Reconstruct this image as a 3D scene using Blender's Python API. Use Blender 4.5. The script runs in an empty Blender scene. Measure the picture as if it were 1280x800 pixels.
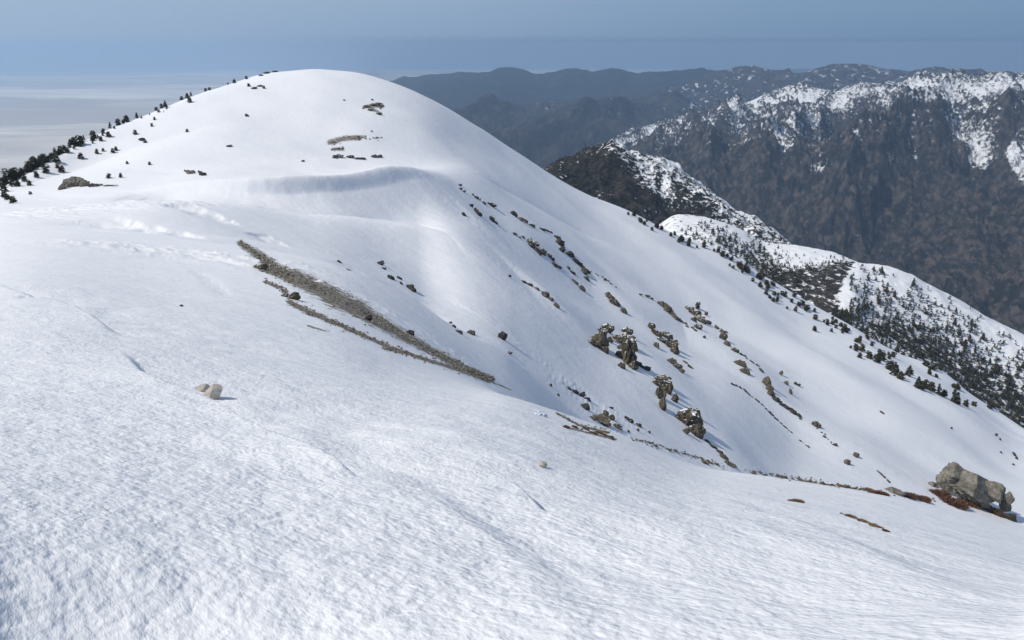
import bpy, math, random
import numpy as np
from mathutils import Vector, Matrix
R = math.radians
rng = np.random.default_rng(7)
random.seed(7)
scn = bpy.context.scene
col = scn.collection

# ------------------------------------------------------------------ camera
F = 1108.0; PITCH = R(17.3)
cam = bpy.data.cameras.new('camera')
cam.sensor_width = 36; cam.lens = 36 * F / 1280
cam.clip_start = 0.1; cam.clip_end = 600000
co = bpy.data.objects.new('camera', cam); col.objects.link(co)
co.rotation_euler = (math.pi / 2 - PITCH, 0, 0)
scn.camera = co

# ------------------------------------------------------------------ light
SUN_EL, SUN_AZ = 47.5, -103.0          # azimuth from +Y (view direction), negative = left
w = bpy.data.worlds.new('World'); scn.world = w; w.use_nodes = True
wt = w.node_tree; bg = wt.nodes['Background']; bg.inputs[1].default_value = 0.14
sky = wt.nodes.new('ShaderNodeTexSky'); sky.sky_type = 'NISHITA'; sky.sun_disc = False
sky.sun_elevation = R(SUN_EL); sky.sun_rotation = R(SUN_AZ)
sky.altitude = 3000; sky.air_density = 1.0; sky.dust_density = 0.6; sky.ozone_density = 1.5
# milky horizon air (paler towards the sun's side) and a thin high veil, over the whole dome
def wn(t, **k):
    nd = wt.nodes.new(t)
    for a, b in k.items(): setattr(nd, a, b)
    return nd
tc = wn('ShaderNodeTexCoord'); sep = wn('ShaderNodeSeparateXYZ'); wt.links.new(tc.outputs['Generated'], sep.inputs[0])
dt = wn('ShaderNodeVectorMath', operation='DOT_PRODUCT'); wt.links.new(tc.outputs['Generated'], dt.inputs[0])
dt.inputs[1].default_value = (math.sin(R(SUN_AZ)), math.cos(R(SUN_AZ)), 0)
def wr(src, a, b, c=0.0, d=1.0):
    m_ = wn('ShaderNodeMapRange', interpolation_type='SMOOTHSTEP'); wt.links.new(src, m_.inputs[0])
    for i, x in enumerate((a, b, c, d)): m_.inputs[i + 1].default_value = x
    return m_.outputs[0]
def wmix(f, a, b):
    m_ = wn('ShaderNodeMix', data_type='RGBA')
    for nm, x in (('Factor', f), ('A', a), ('B', b)):
        if hasattr(x, 'links'): wt.links.new(x, m_.inputs[nm])
        else: m_.inputs[nm].default_value = x
    return m_.outputs['Result']
hcol = wmix(wr(dt.outputs['Value'], -0.85, 0.45), (0.97, 1.76, 2.95, 1), (2.45, 3.3, 4.55, 1))
sk2 = wmix(wr(sep.outputs[2], 0.0, 0.35, 0.97, 0.0), sky.outputs[0], hcol)
mp = wn('ShaderNodeMapping'); mp.inputs['Scale'].default_value = (1.6, 1.6, 34)
nz = wn('ShaderNodeTexNoise'); nz.inputs['Scale'].default_value = 2.0; nz.inputs['Detail'].default_value = 5
wt.links.new(tc.outputs['Generated'], mp.inputs[0]); wt.links.new(mp.outputs[0], nz.inputs['Vector'])
vf = wn('ShaderNodeMath', operation='MULTIPLY'); wt.links.new(wr(nz.outputs[0], 0.36, 0.66), vf.inputs[0]); wt.links.new(wr(sep.outputs[2], 0.02, 0.08, 0.0, 0.40), vf.inputs[1])
wt.links.new(wmix(vf.outputs[0], sk2, (3.1, 3.4, 3.8, 1)), bg.inputs[0])
sl = bpy.data.lights.new('sun', 'SUN'); sl.energy = 3.3; sl.angle = R(0.6); sl.color = (1.0, 0.95, 0.865)
so = bpy.data.objects.new('sun', sl); col.objects.link(so)
sd = Vector((math.sin(R(SUN_AZ)) * math.cos(R(SUN_EL)), math.cos(R(SUN_AZ)) * math.cos(R(SUN_EL)), math.sin(R(SUN_EL))))
so.rotation_euler = sd.to_track_quat('Z', 'Y').to_euler()
scn.view_settings.view_transform = 'Standard'; scn.view_settings.look = 'None'
scn.view_settings.exposure = 0.0; scn.view_settings.gamma = 1.0
try:
    scn.cycles.volume_bounces = 1; scn.cycles.max_bounces = 5; scn.cycles.diffuse_bounces = 3
    scn.cycles.use_denoising = True
except Exception: pass

# ------------------------------------------------------------------ numeric helpers
cP, sP = math.cos(PITCH), math.sin(PITCH)
def pix(u, v):
    """pixel -> (azimuth, tan of elevation)"""
    u = np.asarray(u, float); v = np.asarray(v, float)
    xc = (u - 640) / F; yc = (400 - v) / F
    y = cP + yc * sP; z = -sP + yc * cP
    r = np.hypot(xc, y)
    return np.arctan2(xc, y), z / r
def proj(x, y, z):
    d = y * cP - z * sP
    return 640 + F * x / d, 400 - F * (y * sP + z * cP) / d

_perm = np.random.default_rng(3).permutation(4096)
_ga = np.random.default_rng(4).random(4096) * 2 * np.pi
_gx, _gy = np.cos(_ga), np.sin(_ga)
def perlin(x, y):
    xi = np.floor(x).astype(np.int64); yi = np.floor(y).astype(np.int64)
    fx = x - xi; fy = y - yi
    ux = fx * fx * fx * (fx * (fx * 6 - 15) + 10); uy = fy * fy * fy * (fy * (fy * 6 - 15) + 10)
    def g(ix, iy, dx, dy):
        h = _perm[(_perm[ix & 4095] + iy) & 4095]
        return _gx[h] * dx + _gy[h] * dy
    a = g(xi, yi, fx, fy); b = g(xi + 1, yi, fx - 1, fy)
    c = g(xi, yi + 1, fx, fy - 1); d = g(xi + 1, yi + 1, fx - 1, fy - 1)
    return ((a + (b - a) * ux) + ((c + (d - c) * ux) - (a + (b - a) * ux)) * uy) * 1.5
def fbm(x, y, o=4, ridged=False, gain=0.5, lac=2.03):
    s = 0; a = 1; t = 0
    for i in range(o):
        n = perlin(x + 17.3 * i, y - 9.1 * i)
        if ridged: n = 1 - 2 * np.abs(n)
        s = s + a * n; t += a; a *= gain; x = x * lac; y = y * lac
    return s / t
def sstep(a, b, x):
    t = np.clip((x - a) / (b - a), 0, 1); return t * t * (3 - 2 * t)

def pchip_slopes(x, y):
    """x (n,), y (n, m) -> slopes (n, m)"""
    h = np.diff(x)[:, None] if x.ndim == 1 else np.diff(x, axis=0)
    d = np.diff(y, axis=0) / h
    m = np.zeros_like(y)
    h0, h1 = h[:-1], h[1:]; d0, d1 = d[:-1], d[1:]
    ok = (d0 * d1) > 0
    w1 = 2 * h1 + h0; w2 = h1 + 2 * h0
    with np.errstate(divide='ignore', invalid='ignore'):
        hm = (w1 + w2) / (w1 / d0 + w2 / d1)
    m[1:-1] = np.where(ok, hm, 0)
    m[0] = d[0]; m[-1] = d[-1]
    return m
def pchip1(x, y, xq):
    x = np.asarray(x, float); y = np.asarray(y, float)[:, None]
    m = pchip_slopes(x, y)[:, 0]; y = y[:, 0]
    xq = np.clip(xq, x[0], x[-1])
    i = np.clip(np.searchsorted(x, xq) - 1, 0, len(x) - 2)
    h = x[i + 1] - x[i]; t = (xq - x[i]) / h
    return ((1 + 2 * t) * (1 - t) ** 2 * y[i] + t * (1 - t) ** 2 * h * m[i] + t * t * (3 - 2 * t) * y[i + 1] + t * t * (t - 1) * h * m[i + 1])

def poly_dist(px, py, pts):
    """distance to polyline, signed (left of direction positive), arc fraction"""
    pts = np.asarray(pts, float)
    best = np.full(px.shape, 1e18); sg = np.ones(px.shape); fr = np.zeros(px.shape)
    n = len(pts) - 1
    for k in range(n):
        ax, ay = pts[k]; bx, by = pts[k + 1]
        dx, dy = bx - ax, by - ay; L = dx * dx + dy * dy
        t = np.clip(((px - ax) * dx + (py - ay) * dy) / L, 0, 1)
        ex = px - (ax + t * dx); ey = py - (ay + t * dy)
        d = np.hypot(ex, ey); m = d < best
        best = np.where(m, d, best); sg = np.where(m, np.sign(dx * ey - dy * ex), sg); fr = np.where(m, (k + t) / n, fr)
    return best, sg, fr

def tag(o, label=None, cat=None, group=None, kind=None):
    if label: o['label'] = label
    if cat: o['category'] = cat
    if group: o['group'] = group
    if kind: o['kind'] = kind
    return o

class Loft:
    """terrain sheet spanned between rails; each rail a list of (u, v, distance)"""
    def __init__(s, rails, counts, th, pre=None):
        s.th = th; TH = []; LR = []; T = []
        if pre is not None:
            for r0, z0 in pre:
                LR.append(np.full(len(th), math.log(r0))); T.append(np.full(len(th), z0 / r0))
        for rl in rails:
            a = np.array(rl, float); ph, t = pix(a[:, 0], a[:, 1])
            z = t * a[:, 2]
            lr = pchip1(ph, np.log(a[:, 2]), th); tt = pchip1(ph, t, th)
            LR.append(lr); T.append(tt)
        s.LR = np.array(LR); s.T = np.array(T); s.counts = counts
    def add_row(s, rf, dz):
        lr = s.LR[-1] + math.log(rf); r = np.exp(lr)
        z = s.T[-1] * np.exp(s.LR[-1]) + dz
        s.LR = np.vstack([s.LR, lr]); s.T = np.vstack([s.T, z / r])
    def build(s):
        n = len(s.LR)
        for k in range(1, n):   # keep rows ordered
            s.LR[k] = np.maximum(s.LR[k], s.LR[k - 1] + 0.004)
        Z = s.T * np.exp(s.LR)
        m = pchip_slopes(s.LR, s.T)
        rows_r = []; rows_z = []; rows_s = []
        for k in range(n - 1):
            c = s.counts[k]
            q = np.arange(c + (1 if k == n - 2 else 0)) / c
            for t in q:
                h = s.LR[k + 1] - s.LR[k]
                tt = ((1 + 2 * t) * (1 - t) ** 2 * s.T[k] + t * (1 - t) ** 2 * h * m[k] + t * t * (3 - 2 * t) * s.T[k + 1] + t * t * (t - 1) * h * m[k + 1])
                r = np.exp(s.LR[k] + h * t)
                rows_r.append(r); rows_z.append(tt * r); rows_s.append(np.full(len(r), k + t))
        s.r = np.array(rows_r); s.z = np.array(rows_z); s.s = np.array(rows_s)
        s.x = s.r * np.sin(s.th)[None]; s.y = s.r * np.cos(s.th)[None]
        return s
    def hit(s, u, v, smin=0):
        ph, t = pix(u, v); ph = float(ph); t = float(t)
        j = np.interp(ph, s.th, np.arange(len(s.th))); j0 = int(min(j, len(s.th) - 2)); f = j - j0
        r = s.r[:, j0] * (1 - f) + s.r[:, j0 + 1] * f; z = s.z[:, j0] * (1 - f) + s.z[:, j0 + 1] * f
        e = z / r - t
        k0 = int(np.searchsorted(s.s[:, 0], smin))
        for k in range(k0 + 1, len(e)):
            if e[k] >= 0 and e[k - 1] < 0:
                g = -e[k - 1] / (e[k] - e[k - 1]); rr = r[k - 1] + (r[k] - r[k - 1]) * g; zz = z[k - 1] + (z[k] - z[k - 1]) * g
                return Vector((rr * math.sin(ph), rr * math.cos(ph), zz))
        k = k0 + int(np.argmax(e[k0:]))
        return Vector((r[k] * math.sin(ph), r[k] * math.cos(ph), z[k]))
    def at(s, x, y):
        """ground height under a world point"""
        ph = math.atan2(x, y); rr = math.hypot(x, y)
        j = np.interp(ph, s.th, np.arange(len(s.th))); j0 = int(min(j, len(s.th) - 2)); f = j - j0
        r = s.r[:, j0] * (1 - f) + s.r[:, j0 + 1] * f; z = s.z[:, j0] * (1 - f) + s.z[:, j0 + 1] * f
        return float(np.interp(rr, r, z))
    def mesh(s, name, mat, attrs=None):
        nr, nc = s.x.shape
        co_ = np.stack([s.x, s.y, s.z], -1).reshape(-1, 3).astype(np.float32)
        i = np.arange(nr * nc).reshape(nr, nc)
        q = np.stack([i[:-1, :-1], i[:-1, 1:], i[1:, 1:], i[1:, :-1]], -1).reshape(-1, 4).astype(np.int32)
        me = bpy.data.meshes.new(name); me.vertices.add(len(co_)); me.vertices.foreach_set('co', co_.ravel())
        me.loops.add(q.size); me.loops.foreach_set('vertex_index', q.ravel())
        me.polygons.add(len(q)); me.polygons.foreach_set('loop_start', np.arange(0, q.size, 4, dtype=np.int32))
        me.update(calc_edges=True)
        me.polygons.foreach_set('use_smooth', np.ones(len(q), bool))
        for k, a in (attrs or {}).items():
            at = me.attributes.new(k, 'FLOAT', 'POINT'); at.data.foreach_set('value', a.astype(np.float32).ravel())
        me.materials.append(mat); me.update()
        o = bpy.data.objects.new(name, me); col.objects.link(o); return o
def thetas(n, a=34.5, wide=80, m=50):
    c = np.linspace(-a, a, n)
    q = (np.linspace(0, 1, m + 1)[1:]) ** 1.5 * (wide - a) + a
    return np.radians(np.concatenate([-q[::-1], c, q]))

# ------------------------------------------------------------------ material helper
class M:
    def __init__(s, name, rough=0.9, spec=0.2):
        s.m = bpy.data.materials.new(name); s.m.use_nodes = True; s.nt = s.m.node_tree; s.N = s.nt.nodes; s.L = s.nt.links
        s.p = s.N['Principled BSDF']; s.p.inputs['Roughness'].default_value = rough
        s.p.inputs['Specular IOR Level'].default_value = spec
    def n(s, t, **kw):
        nd = s.N.new('ShaderNode' + t)
        for k, v in kw.items():
            if k in ('operation', 'data_type', 'feature', 'attribute_name', 'distance', 'noise_type', 'blend_type'): setattr(nd, k, v)
        return nd
    def val(s, nd, i, v):
        if hasattr(v, 'links'): s.L.new(v, nd.inputs[i])
        else: nd.inputs[i].default_value = v
    def math(s, op, a, b=0.0, clamp=False):
        nd = s.N.new('ShaderNodeMath'); nd.operation = op; nd.use_clamp = clamp; s.val(nd, 0, a); s.val(nd, 1, b); return nd.outputs[0]
    def noise(s, vec, scale, detail=4, rough=0.55, dist=0.0):
        nd = s.N.new('ShaderNodeTexNoise'); s.val(nd, 'Vector', vec); nd.inputs['Scale'].default_value = scale
        nd.inputs['Detail'].default_value = detail; nd.inputs['Roughness'].default_value = rough; nd.inputs['Distortion'].default_value = dist
        return nd.outputs[0]
    def ramp(s, f, a, b):
        nd = s.N.new('ShaderNodeMapRange'); nd.interpolation_type = 'SMOOTHSTEP'
        s.val(nd, 0, f); nd.inputs[1].default_value = a; nd.inputs[2].default_value = b; return nd.outputs[0]
    def mix(s, f, a, b):
        nd = s.N.new('ShaderNodeMix'); nd.data_type = 'RGBA'; s.val(nd, 'Factor', f)
        s.val(nd, 'A', a if hasattr(a, 'links') else (*a, 1)); s.val(nd, 'B', b if hasattr(b, 'links') else (*b, 1)); return nd.outputs['Result']
    def geo(s): return s.N.new('ShaderNodeNewGeometry')
    def pos(s, scale=(1, 1, 1), rot=(0, 0, 0)):
        g = s.geo(); mp = s.N.new('ShaderNodeMapping'); s.L.new(g.outputs['Position'], mp.inputs[0])
        mp.inputs['Scale'].default_value = scale; mp.inputs['Rotation'].default_value = rot; return mp.outputs[0]
    def attr(s, name):
        nd = s.N.new('ShaderNodeAttribute'); nd.attribute_name = name; return nd.outputs['Fac']
    def bump(s, h, strength=0.3, dist=1.0):
        nd = s.N.new('ShaderNodeBump'); nd.inputs['Strength'].default_value = strength; nd.inputs['Distance'].default_value = dist
        s.val(nd, 'Height', h)
        if s.p.inputs['Normal'].is_linked: s.L.new(s.p.inputs['Normal'].links[0].from_socket, nd.inputs['Normal'])
        s.L.new(nd.outputs[0], s.p.inputs['Normal'])
    def col(s, c): s.val(s.p, 'Base Color', c if hasattr(c, 'links') else (*c, 1))

SNOW = (0.88, 0.88, 0.87)

# ------------------------------------------------------------------ near terrain
TH = thetas(800)
rails = [
 [(-400,800,2.6),(0,800,2.6),(400,800,2.4),(640,800,2.3),(900,800,2.4),(1280,800,2.6),(1700,800,2.8)],
 [(-400,690,2.9),(0,690,3.0),(400,700,3.0),(640,705,3.1),(900,720,3.4),(1280,745,3.9),(1700,760,4.1)],
 [(-400,560,4.7),(0,560,4.8),(400,600,4.4),(640,612,4.6),(900,640,5.3),(1280,708,5.8),(1700,730,6)],
 [(-400,480,8.4),(0,470,8.8),(200,480,8.8),(400,510,8.4),(640,537,8.9),(900,612,10.5),(1100,646,11),(1280,690,10.5),(1700,712,10.5)],
 [(-400,415,22),(0,372,23),(200,398,22),(400,442,21),(520,472,24),(640,496,32),(760,537,36),(900,589,37),(1000,602,35),(1100,617,33),(1200,641,30),(1280,662,28),(1400,680,26),(1700,700,24)],
 [(-400,400,60),(0,302,92),(200,318,84),(400,352,72),(520,415,66),(640,505,62),(760,590,78),(900,650,85),(1000,672,92),(1100,690,98),(1200,715,104),(1280,735,105),(1700,800,105)],
 [(-400,396,95),(0,268,165),(200,285,140),(400,302,160),(520,348,158),(640,450,112),(760,545,120),(900,598,155),(1000,613,205),(1100,630,228),(1200,652,250),(1280,672,262),(1700,750,290)],
 [(-400,394,130),(0,258,205),(200,245,198),(400,246,220),(520,262,238),(640,370,188),(760,440,212),(900,490,250),(1000,512,300),(1100,535,325),(1200,562,350),(1280,592,365),(1700,690,400)],
 [(-400,393,160),(0,250,240),(100,245,240),(160,240,240),(240,228,236),(320,227,232),(400,228,240),(440,222,250),(480,212,261),(520,206,274),(580,235,292),(640,290,288),(760,350,335),(900,405,375),(1000,435,395),(1100,465,415),(1200,505,435),(1280,552,450),(1700,650,480)],
 [(-400,392,185),(0,246,262),(100,236,262),(160,230,264),(240,224,266),(320,224,268),(400,224,277),(440,220,285),(480,212,295),(520,209,307),(580,215,335),(640,240,370),(760,300,415),(900,362,440),(1000,408,455),(1100,447,470),(1200,494,480),(1280,544,490),(1700,640,520)],
 [(-400,391,200),(0,241,282),(100,208,318),(200,174,338),(300,150,352),(400,146,360),(520,155,376),(580,181,400),(640,210,428),(760,272,468),(900,335,488),(1000,391,496),(1100,439,500),(1200,490,505),(1280,540,508),(1700,632,540)],
 [(-400,390,215),(0,238,300),(30,217,312),(60,201,325),(100,181,345),(150,160,366),(200,139,388),(250,117,410),(300,101,430),(350,88,446),(390,84,452),(430,89,454),(490,104,458),(540,124,464),(590,153,474),(640,186,488),(680,212,498),(720,235,508),(760,252,518),(790,266,516),(850,296,515),(900,312,520),(960,350,522),(1024,388,525),(1055,404,525),(1114,437,530),(1177,461,535),(1208,489,530),(1239,508,530),(1280,536,525),(1400,590,540),(1700,630,560)],
]
L = Loft(rails, [10, 12, 82, 78, 78, 82, 50, 60, 70, 55, 32, 45, 45, 10, 8], TH, pre=[(0.4, -1.7), (1.5, -1.7)])
L.add_row(1.06, -22); L.add_row(1.5, -330); L.build()
_w = sstep(6.5, 7.3, L.s) * (1 - sstep(12.2, 12.9, L.s)); _t = L.z / L.r
for _ in range(150):       # ease the joints between rails
    b_ = _t.copy(); b_[1:-1] = (_t[:-2] + 2 * _t[1:-1] + _t[2:]) / 4; c_ = b_.copy(); c_[:, 1:-1] = (b_[:, :-2] + 2 * b_[:, 1:-1] + b_[:, 2:]) / 4
    _t = _t + (c_ - _t) * _w
for _ in range(120):
    _t[:, 1:-1] = (_t[:, :-2] + 2 * _t[:, 1:-1] + _t[:, 2:]) / 4
L.z = _t * L.r
base_z = L.z.copy()
base_hit = {}
def W(pts, smin=0): return [tuple(L.hit(u, v, smin)[:2]) for u, v in pts]
X, Y = L.x, L.y; RR = L.r; Z = L.z.copy()
S_EDGE = 6.0     # rail index of the right-hand skyline of the foreground (2 pre rails + 4)
dz = np.zeros_like(Z)
# broad relief of the bowl: soft ribs running down to the right
far = sstep(60, 160, RR)
dz += far * (fbm(X / 75 + 3, Y / 75, 3) * 2.6)
def sline(pts, smin, smooth=5, reach=60):
    """signed distance (+ beyond) to a line that runs left to right over the ground, and its fraction"""
    if len(pts[0]) == 3:
        ph = np.array([float(pix(q[0], q[1])[0]) for q in pts]); lr = np.array([math.log(q[2]) for q in pts])
    else:
        P = [L.hit(u, v, smin) for u, v in pts]
        ph = np.array([math.atan2(p.x, p.y) for p in P]); lr = np.array([math.log(math.hypot(p.x, p.y)) for p in P])
    k = np.argsort(ph); ph = ph[k] + np.arange(len(k)) * 1e-6; lr = lr[k]
    q = pchip1(ph, lr, L.th)
    for _ in range(smooth * 8): q[1:-1] = (q[:-2] + q[1:-1] + q[2:]) / 3
    rl = np.exp(q); tt = np.linspace(ph[0], ph[-1], 22); rr = np.interp(tt, L.th, rl)
    pts_ = np.stack([rr * np.sin(tt), rr * np.cos(tt)], 1)
    x0, y0 = pts_.min(0) - reach; x1, y1 = pts_.max(0) + reach
    m = (X > x0) & (X < x1) & (Y > y0) & (Y < y1)
    d = np.full(X.shape, 1e6); dd, _, ff = poly_dist(X[m], Y[m], pts_); d[m] = dd
    fr = np.zeros(X.shape); fr[m] = ff
    return d * np.where(L.r > rl[None], 1, -1), fr
def rib(pts, amp, wl, wr, smin=6.3, cut=0.15):
    sd_, fr = sline(pts, smin)
    ww = np.where(sd_ > 0, wl, wr)
    e = sstep(0, cut, fr) * sstep(0, cut, 1 - fr)
    return amp * np.exp(-(sd_ / ww) ** 2) * e * sstep(smin - 0.3, smin + 0.1, L.s)
dz += rib([(655,355),(700,385),(755,410),(800,440),(830,480),(870,525),(905,575)], 2.2, 15, 15)
dz += rib([(585,248),(650,290),(705,325),(745,352),(785,385),(850,400),(890,430),(930,462),(1000,520),(1060,575),(1105,606)], 2.4, 26, 12)
dz += rib([(470,262),(510,310),(560,370),(620,440)], -4, 30, 30, smin=6.6, cut=.25)
dz += rib([(700,225),(800,290),(900,365),(1000,440),(1100,510),(1180,580)], 1.5, 28, 18)
dz += rib([(660,222),(700,260),(800,345),(900,425),(1000,500),(1060,545)], -1.4, 22, 22)
dz += rib([(960,380),(1080,460),(1200,540),(1270,600)], -1.6, 22, 22)
# cornice: crisp lip and a scooped face below it
side, fr = sline([(150,240,240),(200,233,238),(240,228,236),(320,227,232),(400,228,240),(440,222,250),(480,212,261),(520,206,274),(550,219,282)], 9, 1)
e = sstep(0, 0.2, fr) * sstep(0, 0.22, 1 - fr)
lipw = 0.7 + 0.3 * sstep(0.2, 0.5, fr)
face = np.where(side < 0, np.exp(-((-side - 13) / 15) ** 2) * sstep(0, 5, -side), 0)
wv = 1.2 * fbm(X / 9, Y / 30, 3)
dz += -3.9 * lipw * e * face * (L.s > 7.5) + 1.1 * lipw * e * np.exp(-((side + wv) / 4.0) ** 2) * (L.s > 7.5)
hx, hy = W([(515,178)], 10)[0]; dh = np.hypot((X - hx) / 14, (Y - hy) / 30); dz += -2.6 * np.exp(-dh ** 2) * (L.s > 9)
# drift texture in the middle distance, stretched along the wind
ang = R(28)
xr = X * math.cos(ang) - Y * math.sin(ang); yr = X * math.sin(ang) + Y * math.cos(ang)
mid = sstep(9, 26, RR) * (1 - sstep(230, 420, RR))
dz += mid * (0.05 + RR / 1900.) * (fbm(xr / 18, yr / 7, 4) * 1.2)
patch = sstep(0.05, 0.5, fbm(X / 45 + 8, Y / 45, 2)) * sstep(45, 80, RR) * (1 - sstep(190, 260, RR))
dz += patch * 0.55 * np.maximum(0, fbm(xr / 9 + 4, yr / 2.6, 4, ridged=True)) ** 2
# foreground: shelf edges and swells
def step(pts, h, w, sm=2.0, smx=8.5, back=6.0):
    sd_, fr = sline(pts, sm, 1, 12)
    e = sstep(0, 0.14, fr) * sstep(0, 0.14, 1 - fr)
    prof = np.where(sd_ < 0, 0.25 * np.exp(sd_ / (w * 2)), -np.exp(-np.clip(sd_, 0, None) / (w * back)) * sstep(0, w * .8, sd_) + .25 * (1 - sstep(0, w * .8, sd_)))
    wob = 1 + 0.5 * fbm(X / 1.3, Y / 1.3, 2)
    return h * e * prof * wob * (L.s < smx)
dz += step([(-20,356),(0,360),(40,372),(90,384),(120,402),(140,420)], 0.28, 0.5, back=6)
dz += step([(140,432),(165,455),(180,475),(230,494),(280,515),(300,528),(330,545),(380,566),(410,582),(450,604)], 0.30, 0.20, back=16)
dz += step([(300,545),(380,560),(480,592),(560,640),(640,700),(720,770)], 0.035, 0.25, back=3)
dz += step([(540,560),(600,588),(640,600),(665,632),(720,660),(790,690),(880,730),(1000,790)], 0.10, 0.14, back=14)
dz += step([(880,610),(1000,650),(1100,690),(1240,740)], 0.06, 0.5, back=3)
def scoop(pts, h, w_, sm):
    sd_, fr = sline(pts, sm, 1, 25); e_ = sstep(0, .2, fr) * sstep(0, .2, 1 - fr)
    rag = 1.5 * fbm(X / 3, Y / 8, 3)
    return -h * e_ * np.where(sd_ + rag < 0, np.exp(-((-(sd_ + rag) - w_) / w_) ** 2) * sstep(0, w_ * .35, -(sd_ + rag)), 0) * (0.75 + .6 * fbm(X / 5, Y / 5, 3)) * (L.s > sm - .5)
dz += scoop([(140,270),(170,275),(205,281),(240,288),(275,298)], 1.1, 5.0, 7)
dz += scoop([(235,255),(262,262),(290,272),(312,280)], 0.9, 3.5, 7)
dz += scoop([(330,285),(350,292),(372,302)], 0.6, 3.0, 7)
dz += scoop([(440,318),(470,332),(500,348)], 0.5, 2.5, 7)
for pts, h in (([(245,338),(262,350),(285,372)], 0.10), ([(20,374),(60,374),(85,380)], 0.18)):
    P = W(pts, 5); d, sg, fr = poly_dist(X, Y, P); sc = np.hypot(*P[0]) / F * 9
    dz += -h * np.exp(-(d / sc) ** 2) * (0.6 + 0.6 * fbm(X / sc, Y / sc, 3)) * sstep(0, .12, fr) * sstep(0, .12, 1 - fr)
# wind scallops underfoot
near = 1 - sstep(22, 48, RR)
wx = X + 0.25 * fbm(X / 1.1, Y / 1.1, 3); wy = Y + 0.25 * fbm(X / 1.1 + 40, Y / 1.1, 3)
wx = X + 0.05 * fbm(X / .5, Y / .5, 2); wy = Y + 0.05 * fbm(X / .5 + 40, Y / .5, 2)
al = wx * 0.64 - wy * 0.77; ac = wx * 0.77 + wy * 0.64
sc1 = fbm(al / 0.11, ac / 0.062, 3, gain=0.6)
sc2 = fbm(al / 0.5 + 9, ac / 0.26, 3)
sc3 = fbm(X / 1.7, Y / 1.3, 4)
amp = np.clip(0.8 + 0.9 * fbm(X / 2.3 + 5, Y / 2.3, 2), .2, 2)
dz += near * (0.0042 * amp * sc1 * (0.8 + RR / 12) * (1 - sstep(14, 30, RR)) + 0.006 * amp * sc2 + 0.014 * sc3)
# shallow runnels lower left
ru, rv = 0.62 * X + 0.78 * Y, 0.78 * X - 0.62 * Y
run = fbm(ru / 0.9 + 2 + .4 * fbm(X / .5, Y / .5, 2), rv / 0.13 + .8 * fbm(X / .6, Y / .6 + 7, 3), 2)
msk = sstep(0.0, 0.4, fbm(X / 1.2 + 20, Y / 1.2, 2) + 0.1) * (1 - sstep(4.5, 7, RR)) * (1 - sstep(-.4, .3, X))
dz += -0.013 * msk * sstep(0.12, 0.55, run)
L.z = Z + dz

# bare ground (scree strips, brown tundra patches): where the snow has blown off
U, V = proj(X, Y, L.z)
bare = np.zeros_like(Z)
def strip(pts, w0, w1, smin, smax=20, k=1.0):
    d, sg, fr = poly_dist(U, V, pts)
    ww = w0 + (w1 - w0) * fr
    m = (L.s > smin) & (L.s < smax)
    return np.where(m, np.clip(k * (1.25 - d / ww), 0, 1), 0)
# stretch u a little less than v so thin strips stay thin
for pts, a, b in [
    ([(300,304),(325,320),(345,337),(380,352),(420,373)], 6, 18), ([(420,373),(450,386),(465,397),(492,413),(530,434),(575,457),(617,474)], 17, 4),
    ([(318,333),(345,343),(375,356)], 2, 6), ([(420,378),(440,392),(465,404)], 5, 2), ([(330,352),(350,360),(362,371)], 2, 5),
    ([(362,378),(390,392),(420,404),(455,420),(485,433),(510,441)], 6, 2.2), ([(478,435),(510,442),(540,452),(575,462),(612,476)], 2, 4.5),
    ([(385,408),(412,415)], 2.2, 1.6), ([(612,476),(640,488)], 2, .6)]:
    bare = np.maximum(bare, strip(pts, a, b, 5.2, 9))
for pts, a, b in [([(412,178),(430,173),(450,172)], 5, 4.5), ([(436,171),(458,170)], 2.5, 1.5), ([(415,187),(428,186)], 2.5, 3.5), ([(455,134),(468,131),(477,133)], 3, 4), ([(465,136),(477,142)], 3, 1.5)]:
    bare = np.maximum(bare, strip(pts, a, b, 10.5, 13.2))
for pts, a, b in [([(695,516),(725,532),(760,541)], 1.6, 2.6), ([(705,533),(735,541),(770,549)], 1.5, 2.0), ([(790,549),(830,561),(870,572),(905,583)], 1.3, 2.2), ([(930,588),(985,598),(1040,606),(1110,616),(1150,620),(1200,628)], 1.6, 3.2),
                  ([(1050,641),(1080,652),(1112,664)], 1.2, 2.4), ([(985,625),(1005,628)], 1.5, 1.5), ([(1120,616),(1200,632),(1262,648)], 3, 4)]:
    bare = np.maximum(bare, strip(pts, a, b, 4, 6.25))
dirt = sstep(0.15, 0.6, fbm(X / 9 + 31, Y / 9, 3)) * (L.s > 13) * (L.s < 14.3) * (U > 660)
bare = np.maximum(bare, dirt * 0.75)

ms = M('snow_and_scree', 0.72, 0.25)
p = ms.pos()
nb = ms.noise(p, 1.5, 6, 0.75)
nb2 = ms.noise(p, 6.0, 3, 0.6)
mask = ms.ramp(ms.math('ADD', ms.attr('bare'), ms.math('MULTIPLY', ms.math('SUBTRACT', nb, 0.5), 3.0)), 0.58, 0.68)
soil = ms.mix(ms.ramp(nb2, 0.35, 0.65), (0.15, 0.13, 0.10), (0.36, 0.32, 0.245))
snowc = ms.mix(ms.ramp(ms.noise(p, 0.05, 4), 0.3, 0.7), SNOW, (0.89, 0.885, 0.88))
ms.col(ms.mix(mask, snowc, soil))
pr = ms.pos((1, 1, 1), (0, 0, R(50.3))); ps = ms.N.new('ShaderNodeMapping'); ms.L.new(pr, ps.inputs[0]); ps.inputs['Scale'].default_value = (0.62, 1, 1); pb = ps.outputs[0]
ms.bump(ms.noise(pb, 27.0, 4, 0.62), 0.6, 0.017)
ms.bump(ms.noise(pb, 4.5, 5, 0.62), 0.26, 0.08)
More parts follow.
